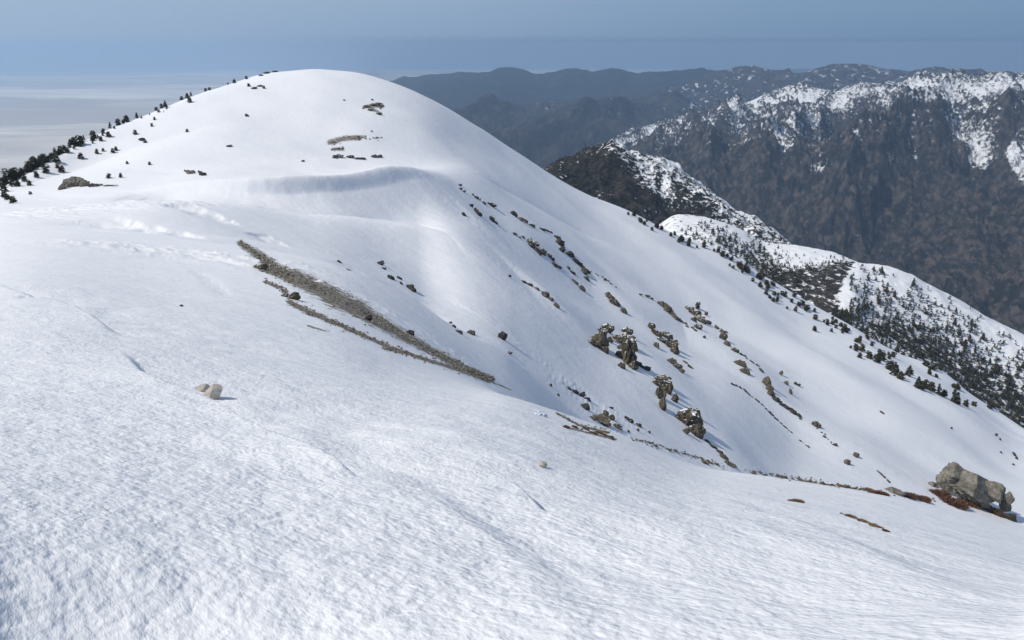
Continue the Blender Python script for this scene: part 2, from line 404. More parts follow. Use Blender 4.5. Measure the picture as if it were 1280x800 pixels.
ms.bump(ms.noise(ms.pos(), 0.30, 7, 0.68), 0.36, 0.7)
ms.bump(ms.math('MULTIPLY', mask, ms.noise(p, 2.0, 5, 0.8)), 0.8, 0.4)
snow_o = L.mesh('snow_slope', ms.m, {'bare': bare})
tag(snow_o, 'wind scoured snow ridge sweeping up to a smooth white dome', kind='structure')

# ------------------------------------------------------------------ mid-distance forested ridges
def mountain_material(name, rock_a, rock_b, forest, snow_noise, lo, hi, fscale, bump_d, snow=SNOW, stretch=(1, 1, 1), rot=(0, 0, 0)):
    m = M(name, 0.95, 0.1)
    p = m.pos(stretch, rot)
    n1 = m.noise(p, snow_noise, 6, 0.68)
    n2 = m.noise(p, snow_noise * 0.33, 4, 0.6)
    s_ = m.math('ADD', m.attr('snow'), m.math('MULTIPLY', m.math('SUBTRACT', n1, 0.5), 2.2))
    msk = m.ramp(s_, lo, hi)
    nf = m.ramp(m.math('ADD', m.noise(p, fscale, 6, 0.75), m.math('MULTIPLY', m.math('SUBTRACT', n2, 0.5), 0.5)), 0.46, 0.58)
    rk = m.mix(m.ramp(m.noise(p, snow_noise * 0.7, 5, 0.65), 0.36, 0.64), rock_a, rock_b)
    g = m.mix(nf, rk, forest)
    m.col(m.mix(msk, g, snow))
    m.bump(m.noise(p, fscale * 1.3, 5, 0.7), 0.7, bump_d)
    return m.m

# forested peak behind the near ridge
TH2 = thetas(620, 34, 45, 20)
def cut_theta(th, u0, u1):
    a = math.atan2((u0 - 640) / F, cP); b = math.atan2((u1 - 640) / F, cP * 0.97); return th[(th > a) & (th < b)]
th = np.radians(np.linspace(-6, 30, 500))
F1 = Loft([
 [(540,420,1000),(640,330,1050),(765,400,1050),(850,430,1050),(985,470,1020),(1280,640,1000)],
 [(540,330,1150),(640,270,1200),(765,285,1180),(850,330,1150),(985,400,1100),(1280,600,1080)],
 [(540,290,1300),(640,245,1350),(700,220,1340),(765,225,1320),(850,262,1300),(900,290,1250),(985,345,1200),(1280,560,1150)],
 [(540,270,1500),(640,228,1500),(680,211,1480),(705,200,1460),(735,190,1440),(765,180,1420),(800,190,1420),(830,199,1420),(850,211,1410),(870,228,1400),(895,245,1380),(915,263,1360),(945,278,1340),(965,288,1320),(985,300,1300),(1010,335,1280),(1280,540,1250)],
], [30, 70, 100, 24, 8], th)
F1.add_row(1.12, -60); F1.add_row(1.5, -800); F1.build()
nn = fbm(F1.x / 130, F1.y / 130, 6, ridged=True, gain=0.55)
F1.z += 16 * (nn - 0.45) * np.clip((4.5 - F1.s) , 0.25, 1) + 8 * fbm(F1.x / 30, F1.y / 30, 4)
U1, V1 = proj(F1.x, F1.y, F1.z)
sn = 0.56 + 0.35 * fbm(F1.x / 90, F1.y / 90, 3) + 0.3 * fbm(F1.x / 22, F1.y / 22, 3)
sn -= 0.42 * (1 - sstep(735, 770, U1 + 0.5 * (V1 - 200)))          # wooded left face
d, _, _ = poly_dist(U1, V1, [(765,215),(790,250),(830,272),(880,285)]); sn -= 0.45 * np.exp(-(d / 22) ** 2)
d, _, _ = poly_dist(U1, V1, [(725,240),(770,255)]); sn -= 0.3 * np.exp(-(d / 18) ** 2)
d, _, _ = poly_dist(U1, V1, [(836,214),(830,245)]); sn += 0.5 * np.exp(-(d / 4) ** 2)
m_f1 = mountain_material('forested_peak', (0.026, 0.022, 0.018), (0.060, 0.050, 0.040), (0.010, 0.012, 0.010), 0.16, 0.42, 0.62, 0.06, 6.0)
o = F1.mesh('forested_peak', m_f1, {'snow': sn}); tag(o, 'rocky snow patched peak with dark forest on its left face', kind='structure')

# snow shelf and wooded knob
th = np.radians(np.linspace(6, 42, 500))
F2 = Loft([
 [(800,480,640),(900,470,640),(960,430,640),(1060,470,640),(1140,510,640),(1280,620,640),(1700,800,640)],
 [(800,380,760),(900,370,760),(960,395,760),(1060,425,760),(1140,470,740),(1280,575,720),(1700,760,720)],
 [(800,330,880),(880,312,880),(920,325,880),(955,342,880),(1000,337,900),(1045,331,930),(1062,345,900),(1075,370,860),(1110,400,850),(1140,425,840),(1200,460,840),(1280,510,830),(1700,700,830)],
 [(800,300,1050),(850,268,1070),(880,271,1080),(900,276,1080),(930,289,1070),(960,304,1060),(1000,308,1050),(1040,315,1030),(1062,323,1000),(1075,328,980),(1110,334,980),(1135,342,980),(1160,355,985),(1200,375,990),(1240,398,990),(1280,417,990),(1400,480,990),(1700,640,990)],
], [20, 100, 120, 16, 8], th)
F2.add_row(1.10, -40); F2.add_row(1.5, -700); F2.build()
F2.z += 3.0 * fbm(F2.x / 60, F2.y / 60, 4) + 1.2 * fbm(F2.x / 14, F2.y / 14, 3)
U2, V2 = proj(F2.x, F2.y, F2.z)
sn = np.full(U2.shape, 0.95)
inb = sstep(-6, 3, V2 - np.interp(U2, [880, 955, 1000, 1045, 1062, 1075], [318, 342, 337, 329, 327, 326])) * (1 - sstep(-4, 8, U2 - np.interp(V2, [325, 340, 372, 400, 450], [1070, 1060, 1045, 1052, 1130])))
sn -= 0.62 * inb
kn = sstep(0, 30, U2 - np.interp(V2, [325, 372, 400, 450], [1072, 1050, 1055, 1135]))
low = sstep(40, 85, V2 - np.interp(U2, [1075, 1140, 1200, 1280], [328, 342, 375, 417]))
sn -= kn * (0.10 + 0.42 * low)
sn += -0.25 * (1 - sstep(870, 905, U2))
m_f2 = mountain_material('snow_shelf', (0.035, 0.030, 0.025), (0.085, 0.072, 0.06), (0.022, 0.020, 0.017), 0.13, 0.40, 0.60, 0.15, 1.5)
o = F2.mesh('snow_shelf_ridge', m_f2, {'snow': sn}); tag(o, 'snowy shelf above brown slope and tree dotted knob', kind='structure')

# ------------------------------------------------------------------ far mountains
def ridged_relief(x, y, wl, o=6, rot=0.0, st=1.0, warp=0.5):
    c, s_ = math.cos(rot), math.sin(rot)
    xr = (x * c - y * s_) / wl; yr = (x * s_ + y * c) / (wl * st)
    q = fbm(xr * .7 + 5, yr * .7, 3) * warp; q2 = fbm(xr * .7, yr * .7 + 9, 3) * warp
    return fbm(xr + q, yr + q2, o, ridged=True, gain=0.52)
# 1: main snow-dusted range on the right
th = np.radians(np.linspace(4.5, 37, 740))
G1 = Loft([
 [(600,300,3000),(760,330,3000),(900,420,2900),(1100,520,2600),(1280,560,2400),(1700,640,2300)],
 [(600,270,3900),(760,260,3900),(850,270,3900),(950,330,3800),(1060,380,3500),(1280,420,3200),(1700,500,3000)],
 [(600,240,5200),(700,215,5200),(800,215,5200),(880,235,5200),(940,265,5000),(1000,245,4900),(1100,265,4700),(1200,270,4500),(1280,262,4300),(1700,300,4000)],
 [(600,225,6300),(700,200,6300),(780,192,6300),(860,185,6300),(940,180,6200),(1000,185,6000),(1060,178,5900),(1140,165,5700),(1200,170,5500),(1280,150,5200),(1700,150,5000)],
 [(600,240,7300),(700,214,7300),(760,189,7300),(800,166,7300),(850,151,7300),(880,147,7300),(900,139,7300),(930,130,7300),(965,118,7300),(985,112,7300),(1000,110,7300),(1020,114,7300),(1040,118,7300),(1060,111,7300),(1090,106,7300),(1120,105,7300),(1160,101,7300),(1200,96,7300),(1240,95,7300),(1280,97,7300),(1700,110,7300)],
], [50, 110, 120, 140, 12, 8], th)
G1.add_row(1.12, -350); G1.add_row(1.5, -900); G1.build()
def rel(G, parts, s_top, keep=0.12):
    f = np.clip((s_top - G.s) / 0.55, keep, 1); f = np.where(G.s > s_top, keep, f); return f
def spur(pts, amp, w_):
    P_ = [G1.hit(u, v) for u, v in pts]; d, sg, fr = poly_dist(G1.x, G1.y, [(p.x, p.y) for p in P_])
    return amp * np.exp(-d / w_) * sstep(0, .15, fr) * sstep(0, .15, 1 - fr)
sp_ = spur([(950,300),(948,268),(980,240),(1010,215),(1045,196)], 340, 240) + spur([(1280,108),(1210,128),(1130,134),(1085,145),(1050,170),(1010,190)], 150, 200) + spur([(1280,172),(1240,178),(1190,192),(1150,212),(1100,240),(1060,280),(1020,330)], 320, 240) + spur([(830,160),(850,190),(870,225),(890,260)], 120, 200)
G1.z += sp_ * np.clip((3.3 - G1.s) / 0.8, 0, 1)
rr1 = ridged_relief(G1.x, G1.y, 1500, 7, R(-20), 1.5, 0.6)
rr1b = ridged_relief(G1.x + 900, G1.y, 420, 5, R(10), 1.9, 0.8)
G1.z += (rel(G1, 0, 4, 0.08)) * (330 * (rr1 - 0.35) + 130 * (rr1b - 0.4)) * (0.35 + 0.65 * sstep(2500, 4500, G1.r))
rr1c = ridged_relief(G1.x, G1.y + 3000, 170, 4, R(-8), 2.6, 0.8)
G1.z += rel(G1, 0, 4, 0.22) * 55 * (rr1c - .4)
UG, VG = proj(G1.x, G1.y, G1.z)
cr_u = [600,760,880,985,1100,1200,1280]
lo_v = [180,200,215,215,200,205,190]; hi_v = [184,184,147,112,105,96,97]
sl_ = np.interp(UG, cr_u, lo_v); sh_ = np.interp(UG, cr_u, hi_v)
sn = 0.04 + 0.42 * (1 - sstep(0, 1, (VG - sh_) / (sl_ - sh_ + 1))) + 0.40 * (0.55 - rr1b) + 0.55 * (0.5 - rr1c)
d, _, _ = poly_dist(UG, VG, [(1280,118),(1210,128),(1130,133),(1085,142),(1060,156)]); sn -= 0.28 * np.exp(-(d / 5) ** 2)
sn -= 0.5 * sstep(0, 25, VG - sl_)
sn -= 0.25 * (1 - sstep(860, 940, UG))
wl_ = np.interp(VG, [150, 162, 190, 205, 240, 260], [1290, 1272, 1256, 1260, 1283, 1330])
sn = np.maximum(sn, (0.50 + 0.5 * (0.5 - rr1c)) * sstep(-3, 3, UG - wl_) * (VG > 145) * (VG < 300))
m_g1 = mountain_material('snow_dusted_range', (0.026, 0.023, 0.020), (0.105, 0.086, 0.068), (0.018, 0.019, 0.016), 0.060, 0.34, 0.70, 0.022, 30.0, stretch=(1, 0.55, 0.75), rot=(0, 0, R(-12)))
o = G1.mesh('snow_dusted_range', m_g1, {'snow': sn}); tag(o, 'snow dusted mountain range above a brown canyon', kind='structure')
# 2: second range with rounded tops
th = np.radians(np.linspace(-9, 36, 560))
G2 = Loft([
 [(400,330,5850),(700,300,5850),(900,260,6750),(1280,200,7380),(1700,200,7380)],
 [(400,240,7380),(560,200,7380),(700,170,7380),(800,165,7740),(850,160,8100),(950,155,8550),(1280,150,8550),(1700,150,8550)],
 [(400,200,8550),(560,165,8550),(640,140,8550),(700,132,8550),(760,128,8820),(800,140,9270),(850,134,9720),(950,120,10080),(1060,115,10080),(1280,115,10080),(1700,120,10080)],
 [(400,190,9450),(560,150,9450),(640,132,9450),(700,126,9540),(740,122,9810),(780,128,10350),(810,122,10800),(835,113,11160),(852,110,11250),(870,103,11250),(885,97,11250),(900,91,11250),(915,89,11250),(932,86,11250),(948,89,11250),(960,94,11250),(978,98,11250),(1000,94,11250),(1020,88,11250),(1048,82,11250),(1075,83,11250),(1105,90,11250),(1135,95,11250),(1165,89,11250),(1190,93,11250),(1230,99,11250),(1700,110,11250)],
], [50, 80, 70, 8, 6], th)
G2.add_row(1.1, -400); G2.add_row(1.4, -900); G2.build()
r2 = ridged_relief(G2.x, G2.y, 2200, 7, R(25), 1.3, 0.6)
G2.z += rel(G2, 0, 3, 0.15) * 380 * (r2 - 0.35) + 16 * fbm(G2.x / 260, G2.y / 500, 4, ridged=True)
UG, VG = proj(G2.x, G2.y, G2.z)
sn = 0.02 + 0.20 * sstep(800, 870, UG) + 0.15 * (1 - r2)
sn = np.where(VG < 150, sn, sn - 0.15)
m_g2 = mountain_material('second_range', (0.025, 0.022, 0.020), (0.07, 0.055, 0.045), (0.018, 0.02, 0.018), 0.016, 0.38, 0.70, 0.008, 30.0, stretch=(1, 0.5, 0.6))
o = G2.mesh('round_topped_range', m_g2, {'snow': sn}); tag(o, 'hazy range with rounded tops and thin snow', kind='structure')
# 3: blue skyline
th = np.radians(np.linspace(-14, 36, 420))
G3 = Loft([
 [(300,260,8400),(560,240,8800),(1000,150,11200),(1700,150,11200)],
 [(300,170,11200),(470,150,11200),(560,150,11600),(700,140,12000),(1000,120,12800),(1700,120,12800)],
 [(300,135,14400),(400,128,14400),(470,112,14400),(490,104,14400),(503,98,14400),(522,97,14400),(545,95,14400),(575,94,14400),(600,92.5,14400),(612,91.5,14400),(626,86.5,14400),(650,89,14400),(672,97,14400),(692,93,14400),(720,88,14400),(745,92,14400),(766,85.5,14400),(790,93,14400),(815,97.5,14400),(845,95,14400),(875,92,14400),(905,95,14400),(950,99,14400),(1000,96,14400),(1200,104,14400),(1700,120,14400)],
], [50, 100, 8, 6], th)
G3.add_row(1.08, -350); G3.add_row(1.3, -900); G3.build()
r3 = ridged_relief(G3.x, G3.y, 2600, 7, R(35), 1.3, 0.6)
G3.z += rel(G3, 0, 2, 0.2) * 420 * (r3 - 0.35) + 34 * fbm(G3.x / 420, G3.y / 900, 5, ridged=True)
m_g3 = mountain_material('blue_range', (0.018, 0.017, 0.016), (0.04, 0.034, 0.03), (0.015, 0.017, 0.015), 0.004, 0.55, 0.7, 0.006, 40.0)
o = G3.mesh('blue_skyline_range', m_g3, {'snow': np.zeros(G3.r.shape)}); tag(o, 'distant blue mountain skyline in haze', kind='structure')
# 4: very faint farthest hills
th = np.radians(np.linspace(4, 40, 300))
G4 = Loft([[(700,150,24000),(1700,150,24000)],
 [(700,97,30000),(780,97,30000),(835,98,30000),(860,90,30000),(878,87,30000),(900,90,30000),(930,93,30000),(965,90,30000),(1000,86,30000),(1040,88,30000),(1090,96,30000),(1700,110,30000)]], [60, 8, 6], th)
G4.add_row(1.06, -300); G4.add_row(1.2, -900); G4.build()
G4.z += rel(G4, 0, 1, 0.08) * 350 * (ridged_relief(G4.x, G4.y, 3500, 5) - .35)
o = G4.mesh('faint_far_hills', m_g3, {'snow': np.zeros(G4.r.shape)}); tag(o, 'faintest hills on the horizon', kind='structure')

# ------------------------------------------------------------------ sea of cloud, plain, haze (earth curvature included)
RE = 2.1e6
def disk(name, z0, r0, r1, n, mat, wide, relief=None):
    th = np.radians(np.linspace(-wide, wide, 420))
    r00 = r0(th) if callable(r0) else np.full(len(th), r0)
    t = np.linspace(0, 1, n)[:, None]
    r = np.exp(np.log(r00)[None] * (1 - t) + math.log(r1) * t)
    g = Loft.__new__(Loft); g.r = r; g.th = th; g.x = r * np.sin(th); g.y = r * np.cos(th)
    g.z = z0 - r * r / (2 * RE)
    if relief: g.z = g.z + relief(g.x, g.y)
    return g.mesh(name, mat)
mc = M('cloud_sea', 1.0, 0.0)
pc = mc.pos((0.00016, 0.00045, 0.0), (0, 0, R(8)))
n1 = mc.noise(pc, 1.0, 6, 0.55, 0.6)
n2 = mc.noise(mc.pos((0.00005, 0.00004, 0)), 1.0, 3, 0.5)
f = mc.ramp(mc.math('ADD', n1, mc.math('MULTIPLY', mc.math('SUBTRACT', n2, 0.5), 0.5)), 0.40, 0.62)
mc.col(mc.mix(f, (0.50, 0.47, 0.43), (0.90, 0.83, 0.74)))
o = disk('cloud_sea', -700, lambda t: np.where(t < R(-9.5), 2600., 2600 + 18500 * sstep(R(-9.5), R(-8), t)), 60000, 240, mc.m, 85, lambda x, y: 38 * fbm(x / 900, y / 600, 5) + 45 * fbm(x / 3800, y / 2600, 3))
tag(o, 'flat sea of low cloud reaching the horizon', kind='structure')
mg = M('plain', 1.0, 0.0); mg.col((0.06, 0.06, 0.05))
o = disk('valley_floor', -1950, 60, 60000, 60, mg.m, 180); tag(o, 'dark valley floor', kind='structure')

def box_object(name, x0, x1, y0, y1, z0, z1, mat):
    v = [(x, y, z) for z in (z0, z1) for y in (y0, y1) for x in (x0, x1)]
    f = [(0, 2, 3, 1), (4, 5, 7, 6), (0, 1, 5, 4), (2, 6, 7, 3), (0, 4, 6, 2), (1, 3, 7, 5)]
    me = bpy.data.meshes.new(name); me.from_pydata(v, [], f); me.materials.append(mat); me.update()
    o = bpy.data.objects.new(name, me); col.objects.link(o); return o
mh = bpy.data.materials.new('haze'); mh.use_nodes = True
mh.node_tree.nodes.clear()
ov = mh.node_tree.nodes.new('ShaderNodeOutputMaterial'); vv = mh.node_tree.nodes.new('ShaderNodeVolumePrincipled')
vv.inputs['Color'].default_value = (0.53, 0.725, 0.94, 1); vv.inputs['Density'].default_value = 6.5e-5
vv.inputs['Anisotropy'].default_value = 0.4
mh.node_tree.links.new(vv.outputs[0], ov.inputs['Volume'])
HB = 64000
hz = box_object('haze', -HB, HB, -HB, HB, -2950, 70, mh); tag(hz, kind='stuff')
#@@OBJECTS
# ------------------------------------------------------------------ rocks
def rock_material(name, a, b, snow_amt, lichen=(0.045, 0.05, 0.03), bd=1.0):
    m = M(name, 0.92, 0.15)
    tcn = m.N.new('ShaderNodeTexCoord').outputs['Object']
    n1 = m.noise(tcn, 2.2, 6, 0.7); n2 = m.noise(tcn, 5.5, 5, 0.7)
    c = m.mix(m.ramp(n1, 0.36, 0.64), a, b)
    c = m.mix(m.ramp(n2, 0.52, 0.66), c, lichen)
    g = m.geo(); sx = m.N.new('ShaderNodeSeparateXYZ'); m.L.new(g.outputs['True Normal'], sx.inputs[0])
    s_ = m.math('ADD', sx.outputs[2], m.math('MULTIPLY', m.math('SUBTRACT', m.noise(tcn, 1.7, 4, 0.6), 0.5), 1.1))
    s2 = m.ramp(s_, 1.02 - snow_amt, 1.10 - snow_amt)
    m.col(m.mix(s2, c, SNOW)); m.bump(n2, 0.7, 0.10 * bd); m.bump(n1, 0.6, 0.25 * bd)
    return m.m
MR = rock_material('grey_brown_rock', (0.085, 0.072, 0.052), (0.20, 0.175, 0.135), -0.5)
MRS = rock_material('snow_capped_rock', (0.060, 0.050, 0.036), (0.155, 0.130, 0.095), 0.14)
MD = rock_material('dark_rock', (0.038, 0.036, 0.032), (0.10, 0.09, 0.075), 0.02)
MS_ = rock_material('scree_stone', (0.13, 0.115, 0.09), (0.34, 0.30, 0.235), -0.5, (0.10, 0.09, 0.07))
MB = rock_material('pale_granite', (0.42, 0.39, 0.34), (0.56, 0.52, 0.45), -0.5, (0.36, 0.33, 0.28), 0.06)
MBIG = rock_material('lichen_boulder', (0.13, 0.12, 0.10), (0.27, 0.245, 0.205), -0.5, (0.10, 0.095, 0.06), 0.45)
MRED = rock_material('rust_rock', (0.12, 0.06, 0.035), (0.20, 0.12, 0.08), -0.5)

import bmesh
def rock_mesh(seed, sub=3, cuts=9, noise_a=0.10, cells=0, crack=0.22):
    r_ = np.random.default_rng(seed)
    bm = bmesh.new(); bmesh.ops.create_icosphere(bm, subdivisions=sub, radius=1.0)
    v = np.array([x.co[:] for x in bm.verts])
    for k in range(cuts):
        n = r_.normal(size=3); n /= np.linalg.norm(n); h = r_.uniform(0.40, 0.78)
        d = v @ n - h; v -= np.clip(d, 0, None)[:, None] * n[None] * 0.96
    if cells:                       # jointed blocks: each cell steps in or out, dark clefts between
        c = r_.normal(size=(cells, 3)); c /= np.linalg.norm(c, axis=1)[:, None]; c *= r_.uniform(.5, 1, (cells, 1)); st = r_.uniform(-.26, .10, cells)
        wv = v + 0.12 * np.stack([fbm(v[:, 1] * 3 + seed, v[:, 2] * 3, 2), fbm(v[:, 0] * 3, v[:, 2] * 3 + seed, 2), fbm(v[:, 0] * 3 + seed, v[:, 1] * 3, 2)], 1)
        dd = np.linalg.norm((wv[:, None] - c[None]) * [1.25, 1.25, .8], axis=2); o_ = np.argsort(dd, 1); i0 = o_[:, 0]
        f1 = dd[np.arange(len(v)), i0]; f2 = dd[np.arange(len(v)), o_[:, 1]]
        v *= (1 + st[i0] - crack * (1 - sstep(0, .10, f2 - f1)))[:, None]
    nz = fbm(v[:, 0] * 1.6 + seed * 3.1 + v[:, 2], v[:, 1] * 1.6 + v[:, 2] * 1.3, 4)
    nz2 = fbm(v[:, 0] * 4.5 + seed * 1.7 + v[:, 2] * 3, v[:, 1] * 4.5 + v[:, 2] * 2.3, 3, ridged=True)
    v *= (1 + noise_a * 1.8 * nz + noise_a * 0.8 * (nz2 - .4))[:, None]
    v /= np.abs(v).max(0)[None]
    for x, c in zip(bm.verts, v): x.co = c
    me = bpy.data.meshes.new('rock'); bm.to_mesh(me); bm.free()
    return me
_base = [rock_mesh(s, 4, 8 + s % 5, .12, 16) for s in range(8)]
_small = [rock_mesh(40 + s, 3, 7, .14, 7, .15) for s in range(8)]
_hero = [rock_mesh(80 + s, 5, 11, 0.07, 5, .035) for s in range(4)]
_facet = [rock_mesh(120 + s, 3, 9, 0.02) for s in range(8)]
_cache = {}
def rmesh(kind, i, mat):
    k = (kind, i, mat.name)
    if k not in _cache:
        me = {'b': _base, 's': _small, 'h': _hero, 'f': _facet}[kind][i].copy(); me.materials.append(mat); _cache[k] = me
    return _cache[k]
def mpp(p): return (p.y * cP - p.z * sP) / F
def ground(x, y):
    ph = math.atan2(x, y); rr = math.hypot(x, y)
    j = np.interp(ph, L.th, np.arange(len(L.th))); j0 = int(min(j, len(L.th) - 2))
    return float(np.interp(rr, L.r[:, j0], L.z[:, j0]))
def place(name, u, v, wpx, hpx, mat, tilt=0, surf=None, smin=0, parent=None, kind=None, seed=None, depth=0.8, bury=0.30):
    """a rock whose outline centre is seen at pixel (u, v); stands on the ground it covers"""
    S = surf or L
    p = S.hit(u, v + hpx * (0.5 - bury * 0.5), smin); s_ = mpp(p)
    i = rng.integers(0, 8) if seed is None else seed
    kd = kind or ('b' if max(wpx, hpx) > 9 else 's')
    if smin in (BS, 6.0) and wpx > 5 and hpx > 4: bury = max(bury, .42); wpx *= 1.22; hpx *= 1.18
    if kd == 'h': i = i % 4
    o = bpy.data.objects.new(name, rmesh(kd, int(i), mat)); col.objects.link(o)
    W_, H_ = wpx * s_ * 0.5 * 1.22, hpx * s_ * 0.5 * 1.22
    o.scale = (W_, max(W_ * depth, H_ * 0.7), H_)
    o.location = p + Vector((0, 0, H_ * (1 - 2 * bury) * (1 if abs(tilt) < 20 else 0.6)))
    o.rotation_euler = (rng.uniform(-.15, .15), R(tilt), 0)
    o['_p'] = 0; del o['_p']
    if parent is not None:
        o.parent = parent; o.location = o.location - parent.location
    return o
BS = 6.4          # rail index beyond the foreground skyline
CRAG = 'rocks and crags poking through the snow'
def outcrop(label, specs, mat, smin=0, cat='rock outcrop', name='rock_outcrop', group=CRAG, **kw):
    if len(specs) == 1:
        u, v, w_, h_, *t = specs[0]
        o = place('boulder' if name == 'rock_outcrop' else name, u, v, w_, h_, mat, t[0] if t else 0, smin=smin, **kw)
        return tag(o, label, cat if cat != 'rock outcrop' else 'rock', group)
    e = bpy.data.objects.new(name, None); col.objects.link(e)
    u = np.mean([s_[0] for s_ in specs]); v = np.mean([s_[1] for s_ in specs]); e.location = L.hit(u, v, smin)
    for q in specs:
        u, v, w_, h_, *t = q
        place('rock', u, v, w_, h_, (t[1] if len(t) > 1 else mat), t[0] if t else 0, smin=smin, parent=e, **kw)
    return tag(e, label, cat, group)
def band(pts, n, w, h, tilt, jit=1.0):
    """n rocks strung along a pixel line"""
    pts = np.array(pts, float); seg = np.r_[0, np.cumsum(np.hypot(*np.diff(pts, axis=0).T))]
    out = []
    for k in range(n):
        s_ = seg[-1] * (k + rng.uniform(0.1, 0.9)) / n
        u = np.interp(s_, seg, pts[:, 0]) + rng.normal() * jit; v = np.interp(s_, seg, pts[:, 1]) + rng.normal() * jit * 0.6
        f = rng.uniform(0.55, 1.25)
        out.append((u, v, w * f, h * f * rng.uniform(.8, 1.2), tilt + rng.uniform(-12, 12)))
    return out
outcrop('left half of the twin crag in the bowl, rounded and snow capped', [(746,424,21,20), (760,410,13,13), (751,412,13,9), (756,436,8,11), (741,428,9,9), (762,424,8,8)], MRS, BS)
outcrop('tallest crag in the bowl, a dark brown tower right of its twin', [(780,423,22,21), (787,440,15,38), (778,443,13,14), (778,456,9,12), (790,457,12,10), (774,433,9,8), (784,414,12,12), (790,432,11,14)], MRS, BS)
outcrop('two small stones in the shadow just right of the tall tower', [(797,454,8,6), (808,460,9,6), (802,458,5,4)], MD, BS)
outcrop('forked crag between the tower and the big round block', [(829,474,16,18), (824,488,12,22), (827,504,8,18), (836,484,8,22, 20), (843,497,8,12, 40), (820,478,7,8), (831,484,10,12)], MRS, BS)
outcrop('large round dark block with snow on its crown, lowest of the crag row', [(861,522,24,26), (872,536,18,26, 20), (857,538,8,9), (868,526,16,20), (866,514,14,12)], MRS, BS)
outcrop('thin dark rock string trailing below the large round block', band([(879,549),(892,558),(903,568)], 6, 7, 4, 38), MD, BS)
outcrop('broken crag above and right of the tower, rocks in a slanting cluster', [(813,407,9,8), (820,416,13,7,40), (830,417,11,11), (836,427,16,15), (842,437,11,12), (820,430,6,11,50), (826,424,8,7), (838,420,8,8)], MRS, BS)
outcrop('two brown rocks with a thin shadow streak shaped as rock below the slanting cluster', [(840,451,9,11), (847,458,10,9), (851,463,7,6), (856,452,8,3,38), (864,459,10,3,40)], MR, BS)  # last two flat rocks stand in for a thin shadow streak
outcrop('long brown outcrop on the upper right snowfield with a thin tail', [(829,380,13,11,20), (836,387,13,10,35), (843,395,11,7,45)] + band([(848,399),(858,405),(871,414)], 6, 6, 3.5, 38), MR, BS)
outcrop('mottled outcrop under a small tree on the upper snowfield', [(862,385,14,8), (869,391,12,10), (874,398,12,10), (871,407,10,8), (878,401,8,8), (868,399,7,8), (882,392,5,5)], MRS, BS)
outcrop('single round rock right of the mottled outcrop', [(885,403,6,6)], MD, BS)
outcrop('single small rock below the mottled outcrop', [(880,421,4,4)], MD, BS)
outcrop('rib of rocks starting with dark bits and ending in a brown knob', band([(893,406),(901,411),(907,416)], 6, 5, 3.5, 38) + [(904,420,8,12), (908,429,8,7), (902,414,6,5)], MR, BS)
outcrop('snow capped rock at the top of the narrow curved rock line', [(918,437,9,6)], MRS, BS)
outcrop('narrow curved line of rock edging the snowfield', band([(921,440),(932,445),(938,451),(947,456),(954,466)], 14, 5, 2.6, 38, .5), MD, BS)
outcrop('pair of round brown rocks left of the narrow curved line', [(925,453,11,10), (931,463,9,10)], MR, BS)
outcrop('brown rock mass at the lower end of the narrow curved line', [(957,476,9,14), (960,484,9,9,30), (964,491,10,8,30)], MR, BS)
outcrop('rough dark rib running down right from the brown rock mass', band([(966,494),(976,503),(986,510),(994,516),(1002,524)], 18, 7, 4.5, 38), MD, BS)
outcrop('short column of pinkish rocks on open snow', [(976,466,5,7), (982,478,6,6,40), (988,489,4,9,-10)], MR, BS)
outcrop('small rock pair right of the pinkish column', [(994,479,5,4), (998,481,5,4)], MD, BS)
outcrop('lone round rock below the end of the dark rib', [(1021,530,10,8)], MR, BS)
outcrop('hair thin rock line across the shaded bowl slope', band([(914,479),(926,484),(938,494),(950,503),(962,515),(974,527),(990,541)], 26, 5, 2.2, 40, .4), MD, BS)
outcrop('faint lower end of the thin rock line', band([(998,548),(1006,555),(1014,561)], 4, 4, 1.8, 40, .3), MD, BS)
outcrop('thin scatter of rocks leading down to the red boulder bank', band([(1022,535),(1036,548),(1047,556)], 7, 4.5, 2.6, 38), MD, BS)
outcrop('small snow ringed rock low on the slope', [(1044,555,7,5)], MRS, BS)
outcrop('left one of two pale stones low on the far slope', [(1059,577,7,8)], MR, BS)
outcrop('right one of two pale stones low on the far slope', [(1069,568,7,6)], MR, BS)
outcrop('thin dark crack of rock just above the boulder bank', band([(1096,588),(1106,596),(1113,603)], 7, 4.5, 2.6, 42, .4), MD, BS)
outcrop('dark flakes near the right edge, upper', [(1245,543,4,5,40), (1250,549,3,3)], MD, BS)
outcrop('dark flakes near the right edge, lower', [(1251,565,3,3,40), (1268,567,3,8,-35), (1271,572,3,5,-35), (1267,580,3,4,-35)], MD, BS)
outcrop('speck of rock on the smooth slope above the boulder', [(1189,535,3,3)], MD, BS)
outcrop('short dark streak on the smooth stripe slope', [(1102,515,8,2.6,40)], MD, BS)
